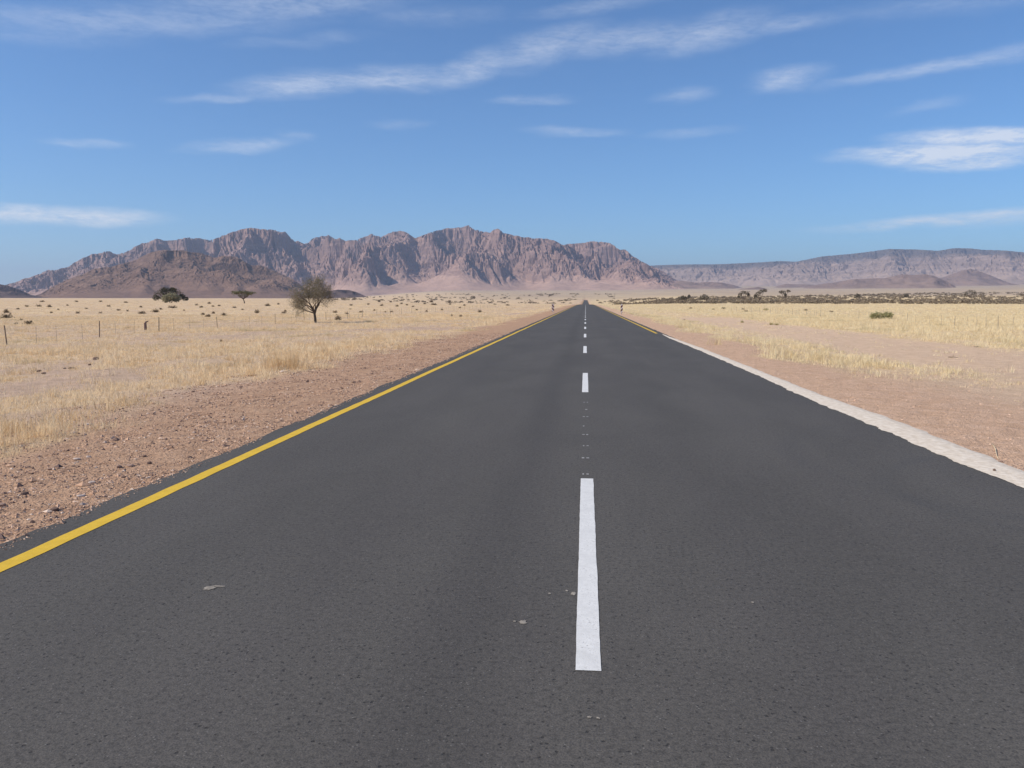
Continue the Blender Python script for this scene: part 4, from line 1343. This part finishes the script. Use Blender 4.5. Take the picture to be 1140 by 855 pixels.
# photograph x, base y, width px, height px, own label (or None for the ones nothing tells apart)
SH_L = [(7, 348, 7, 4, 'small dark shrub behind the biggest shrub at the left frame edge'),
        (8, 354, 11.5, 5.5, 'biggest dark mound shrub at the left frame edge beyond the fence'),
        (32, 360, 9, 5, 'brown mound shrub just beyond the fence near the left frame edge'),
        (18, 360, 5, 3, 'small brown shrub just left of the brown mound shrub beyond the fence'),
        (24, 355.5, 4, 2, None), (55, 341.5, 6, 2.8, None), (43, 341, 6, 2.5, None), (30, 341.4, 4, 2.2, None), (57, 348, 4, 2, None), (87, 349, 5.5, 2.8, 'dark low shrub above the fence post nearest the left end'),
        (75, 340, 3, 1.8, None), (112, 349, 4.5, 2.4, None), (132, 345.5, 4.5, 2, None), (121, 341, 4, 2, None), (142, 346, 3, 2, None),
        (158, 349, 8.5, 3.2, 'dark flat shrub above the maroon marker stump'), (173, 347.6, 10, 4.0, 'wide brown shrub right of the dark flat shrub above the marker stump'),
        (179, 344, 5, 2.4, None), (192, 343, 10, 3, 'long low shrub in front of the wide dark tree'), (157, 342, 4, 2, None), (224, 342.2, 4.5, 2.5, None), (219, 340, 4, 2.4, None),
        (226, 350, 7, 3, 'left one of a close pair of dark shrubs beyond the fence'), (232, 352.6, 8.5, 3.8, 'right and larger one of a close pair of dark shrubs beyond the fence'),
        (237.5, 348.4, 5, 2.6, None), (233, 338, 5, 2.2, None), (237, 341.2, 3.5, 2, None), (244, 340.3, 4, 2, None), (261, 342.5, 4.5, 2.6, None),
        (249, 350.8, 8, 3.2, 'flat shrub sloping to one side right of the pair of dark shrubs'), (286, 347.8, 6.5, 4.4, 'compact dark shrub between umbrella acacia and thorn tree'),
        (298, 340.6, 9, 3.2, 'wide dark shrub farther back between umbrella acacia and thorn tree'), (310, 338.8, 4, 2, None), (316, 348.5, 6, 2.6, None), (317.5, 346.4, 4.5, 2.4, None),
        (373, 348.2, 5.5, 3, 'small dark shrub at the right of the thorn tree crown'), (376, 355.8, 9, 7.5, 'pointed brown shrub standing right of the thorn tree trunk'), (386, 349, 5, 2.2, None),
        (402, 347.6, 5, 2.6, None), (391, 340, 5, 2, None), (422, 336.4, 4.5, 2.2, None), (435, 336.4, 5, 2.2, None), (436, 347.5, 5.5, 2.4, None), (417, 345.4, 3.5, 2.6, None),
        (425, 340.6, 5, 2.4, None), (442, 341, 4, 2.6, None), (447, 338.4, 3.2, 2.2, None), (453, 340, 4, 2, None), (429, 347.5, 3.5, 2, None), (480, 336.6, 6, 2.6, None),
        (483, 339.6, 9, 2.6, 'widest dark shrub on the plain left of the road, toward the plates'), (473, 338.6, 4, 2.2, None), (464, 345, 4, 2.2, None), (475, 346.6, 4.5, 2.4, None), (492, 345, 4.5, 2.2, None),
        (500, 337.2, 4.5, 2.2, None), (501, 339, 4, 2, None), (517, 340, 4.5, 2, None), (534, 347.6, 5.5, 4.2, 'round brown shrub alone in grass left of the road'),
        (503, 352.4, 3.2, 4.0, 'thin brown weed standing in the roadside grass, left one of two'), (513, 352.6, 4.5, 3.6, 'pale brown weed standing in the roadside grass, right one of two'),
        (565, 340, 7, 1.8, None), (551, 339.2, 4, 1.8, None), (246, 378, 4.5, 3.6, 'small dark weed in grass before the fence, between two fence posts'), (294, 366.4, 3.6, 2.4, 'tiny dark weed on the plain near the fence, left of the thorn tree'),
        (47, 336, 5, 1.8, None), (85, 336, 4, 1.8, None), (112, 336, 4, 1.8, None), (140, 337, 5, 1.8, None), (65, 344.5, 3, 1.6, None), (20, 344, 4, 1.8, None), (96, 343.5, 3.5, 1.6, None), (205, 345.5, 3.5, 1.8, None),
        (270, 345, 3.5, 1.8, None), (330, 343, 4.5, 2, None), (410, 339, 4, 2, None), (460, 341.5, 4, 2, None), (512, 342.6, 4, 1.8, None), (390, 344, 3.5, 1.8, None)]
SH_R = [(769, 343.2, 5, 1.6, None), (794, 344.2, 4, 1.5, None), (805.5, 343.4, 5, 2.2, None), (827, 344.2, 4, 1.7, None), (830.5, 346.8, 5, 2, None),
        (852.7, 345.2, 7.5, 3.6, 'olive mound shrub below the tall scrub trees right of the road'), (897, 345.4, 5, 2, None), (925.6, 347, 5, 2.2, 'dark low shrub between two right fence posts, left of the green bush'),
        (762, 356.2, 3, 2.6, 'small brown weed at the grass edge right of the road'), (826, 358.6, 5, 3.2, 'left one of a row of olive weeds in grass right of the road'),
        (858.6, 360.4, 7, 3.4, 'larger one of two touching olive weeds in grass right of the road'), (864.5, 361, 5, 2.6, 'smaller one of two touching olive weeds in grass right of the road')]


def put_shrubs(lst, group, shared):
    for i, (px, py, w, h, lab) in enumerate(lst):
        x, y, z, d = ground_at(px, py)
        pool = olive if (lab and 'olive' in lab) else shrubs
        o = bpy.data.objects.new('shrub', pool[i % len(pool)])
        COL.objects.link(o)
        o.location = (x, y, z - 0.02)
        sw = w * d / F_PX / 2 * 1.12
        o.scale = (sw, sw * 0.9, max(0.12, h * d / F_PX))
        o.rotation_euler = (0, 0, random.uniform(0, 6.28))
        tag(o, lab or shared, 'shrub', group)


put_shrubs(SH_L, 'low shrubs dotting the left plain', 'low grey brown shrub dotted among many alike on the left plain')
put_shrubs(SH_R, 'low shrubs dotting the right plain', 'low grey brown shrub in the yellow grass before the right scrub')


# the scrub belt beyond the plain reads as one dark mass
def build_scrub():
    n = 8200
    az = np.radians(np.concatenate([rng.uniform(2.0, 44, int(n * 0.80)), rng.uniform(-17, 2.0, n - int(n * 0.80))]))
    m = len(az)
    d = np.exp(rng.uniform(math.log(470), np.log(1500 + 1700 * sstep(10, 24, np.degrees(az))), m))
    left = az < R(2.0)
    d = np.where(left, np.exp(rng.uniform(math.log(950), math.log(3600), m)), d)
    x, y = d * np.sin(az), d * np.cos(az)
    patch = fbm(np.degrees(az) / 2.2, np.log(d) * 5.0, 131, 3)
    keep = rng.random(m) < np.clip(np.where(left, 0.30, 0.22 + 0.42 * sstep(R(3.0), R(9.0), az)) + 0.85 * patch, 0.02, 1) * np.where(left, 0.55, 1.0)
    keep &= np.abs(x) > 9 + 0.006 * d
    x, y, d = x[keep], y[keep], d[keep]
    n = len(x)
    z = gz(x, y)
    w = rng.uniform(1.1, 3.0, n) * (0.7 + d / 1500)
    h = w * rng.uniform(0.20, 0.36, n)
    B = 26
    k = n * B
    t = np.repeat(np.arange(n), B)
    a, e, rr = rng.uniform(0, 2 * np.pi, k), rng.uniform(0.0, 1.4, k), rng.uniform(0.4, 1.0, k)
    p = np.stack([x[t] + w[t] * rr * np.cos(a) * np.cos(e), y[t] + w[t] * rr * np.sin(a) * np.cos(e), z[t] + h[t] * 1.6 * rr * np.sin(e) + 0.1], 1)
    u = rng.normal(0, 1, (k, 3))
    u /= np.linalg.norm(u, axis=1)[:, None]
    v = np.cross(u, rng.normal(0, 1, (k, 3)))
    v /= np.linalg.norm(v, axis=1)[:, None]
    s = (w[t] * 0.17 * rng.uniform(0.6, 1.3, k))[:, None]
    q = np.stack([p - u * s - v * s * .6, p + u * s - v * s * .6, p + u * s + v * s * .6, p - u * s + v * s * .6], 1).reshape(-1, 3)
    o = mesh_np('scrub', q, [np.arange(k * 4).reshape(-1, 4)], M['scrub'])
    tag(o, 'dark belt of scrub bushes stretching across the plain below the far hills', 'scrub', kind='stuff')


build_scrub()


# ------------------------------------------------------------------ fences
def fence(label, xline, post_y, y0, y1, sgn):
    root = empty('wire_fence', (xline, post_y[0], float(gz(xline, post_y[0]))))
    tag(root, label, 'fence')
    O = np.array(root.location)
    rnd = random.Random(int(abs(xline) * 10))

    def stand(name, yy, h, r0, mat, lean):
        xx = xline + rnd.gauss(0, 0.05)
        g = float(gz(xx, yy))
        mb = MB()
        p0 = np.array([xx, yy, g - 0.25]) - O
        p1 = np.array([xx + lean * h, yy + rnd.gauss(0, 0.03), g + h]) - O
        rs = r0
        mb.tube([p0, p0 * 0.5 + p1 * 0.5, p1], [rs, rs * 0.95, rs * 0.85], 6)
        mb.build(name, mat, root)
    ys = list(post_y)
    while ys[-1] < y1:
        ys.append(ys[-1] + rnd.uniform(5.6, 7.0))
    nd = 0
    for i, yy in enumerate(ys):
        stand('post', yy, 0.82, (0.025 if yy < 50 else 0.017) if sgn < 0 else 0.019, M['post'] if sgn < 0 else M['post_pale'], rnd.gauss(0.02, 0.05))
        if i + 1 < len(ys):
            for f in (0.25, 0.5, 0.75):
                if nd < 100:
                    stand('dropper', yy + f * (ys[i + 1] - yy) + rnd.gauss(0, 0.15), 0.76, 0.0085, M['wire'], rnd.gauss(0, 0.04))
                    nd += 1
    ya = np.arange(y0, y1, 3.0)
    for k, hh in enumerate((0.18, 0.34, 0.49, 0.63, 0.75)):
        mb = MB()
        pts = [np.array([xline, q, float(gz(xline, q)) + hh + 0.02 * math.sin(q * 0.9 + k)]) - O for q in ya]
        mb.tube(pts, [0.0016 for q in ya], 3)
        mb.build('wire', M['wire'], root)


def along(xline, pxs):
    return sorted(xline / math.tan(ray(q, HOR)[0]) for q in pxs)


fence('long wire fence with dark leaning posts along the plain left of the road', -24.0, along(-24.0, (-110, -50, 6, 110, 176, 241, 304.6)), 24, 230, -1)
fence('long wire fence with thin posts through yellow grass right of the road', 26.0, along(26.0, (1200, 1113, 1064, 1010, 958, 914)), 40, 150, 1)


# maroon stump by the left fence
x, y, z, d = ground_at(162, 367)
root = empty('marker_stump', (x, y, z), math.atan2(-x, y))
tag(root, 'short dark maroon marker stump with bent top standing in grass by the left fence', 'marker')
mb = MB()
hh = 9.2 * d / F_PX
mb.tube([(0, 0, -0.1), (0, 0, hh * 0.4), (0.0, 0, hh * 0.82)], [0.075, 0.08, 0.07], 8)
mb.build('stump', M['marker'], root)
mb = MB()
mb.tube([(-0.01, 0, hh * 0.74), (0.05, 0, hh * 0.9), (0.17, 0, hh * 1.0)], [0.055, 0.045, 0.03], 7)
mb.build('bent_top', M['marker'], root)

# striped hazard plates either side of the road
for px, py, hp, mir, lab in ((617.6, 348.6, 10.4, 1, 'red and white striped hazard plate on left verge of the road'),
                             (685.6, 350.0, 11.6, -1, 'red and white striped hazard plate on right verge of the road')):
    x, y, d = hit(px, py)
    if abs(x) < 4.15:
        x = math.copysign(4.15, x)
    z = float(gz(x, y))
    H = hp * d / F_PX
    root = empty('hazard_plate', (x, y, z))
    tag(root, lab, 'road sign', 'hazard plates beside the road')
    mb = MB()
    mb.tube([(0, 0.02, -0.3), (0, 0.02, H * 0.9)], [0.04, 0.04], 8)
    mb.build('post', M['steel'], root)
    mb = MB()
    mb.box((0, 0, 0), (0.30 if mir > 0 else 0.22, 0.012, H * 0.80))
    pl = mb.build('plate', M['plate'], root)
    pl.location = (0, -0.03, H * 0.60)
    pl.scale = (mir, 1, 1)

if 'DBG' in globals():
    for p in ((0,632),(200,540),(400,449),(560,376),(0,605),(240,509.5),(655.6,747),(653,533),(651.6,421),(651,386),(651,372),(733,371.6),(700,355),(658,338),(644,338)):
        print('HIT',p,[round(q,3) for q in hit(*p)])
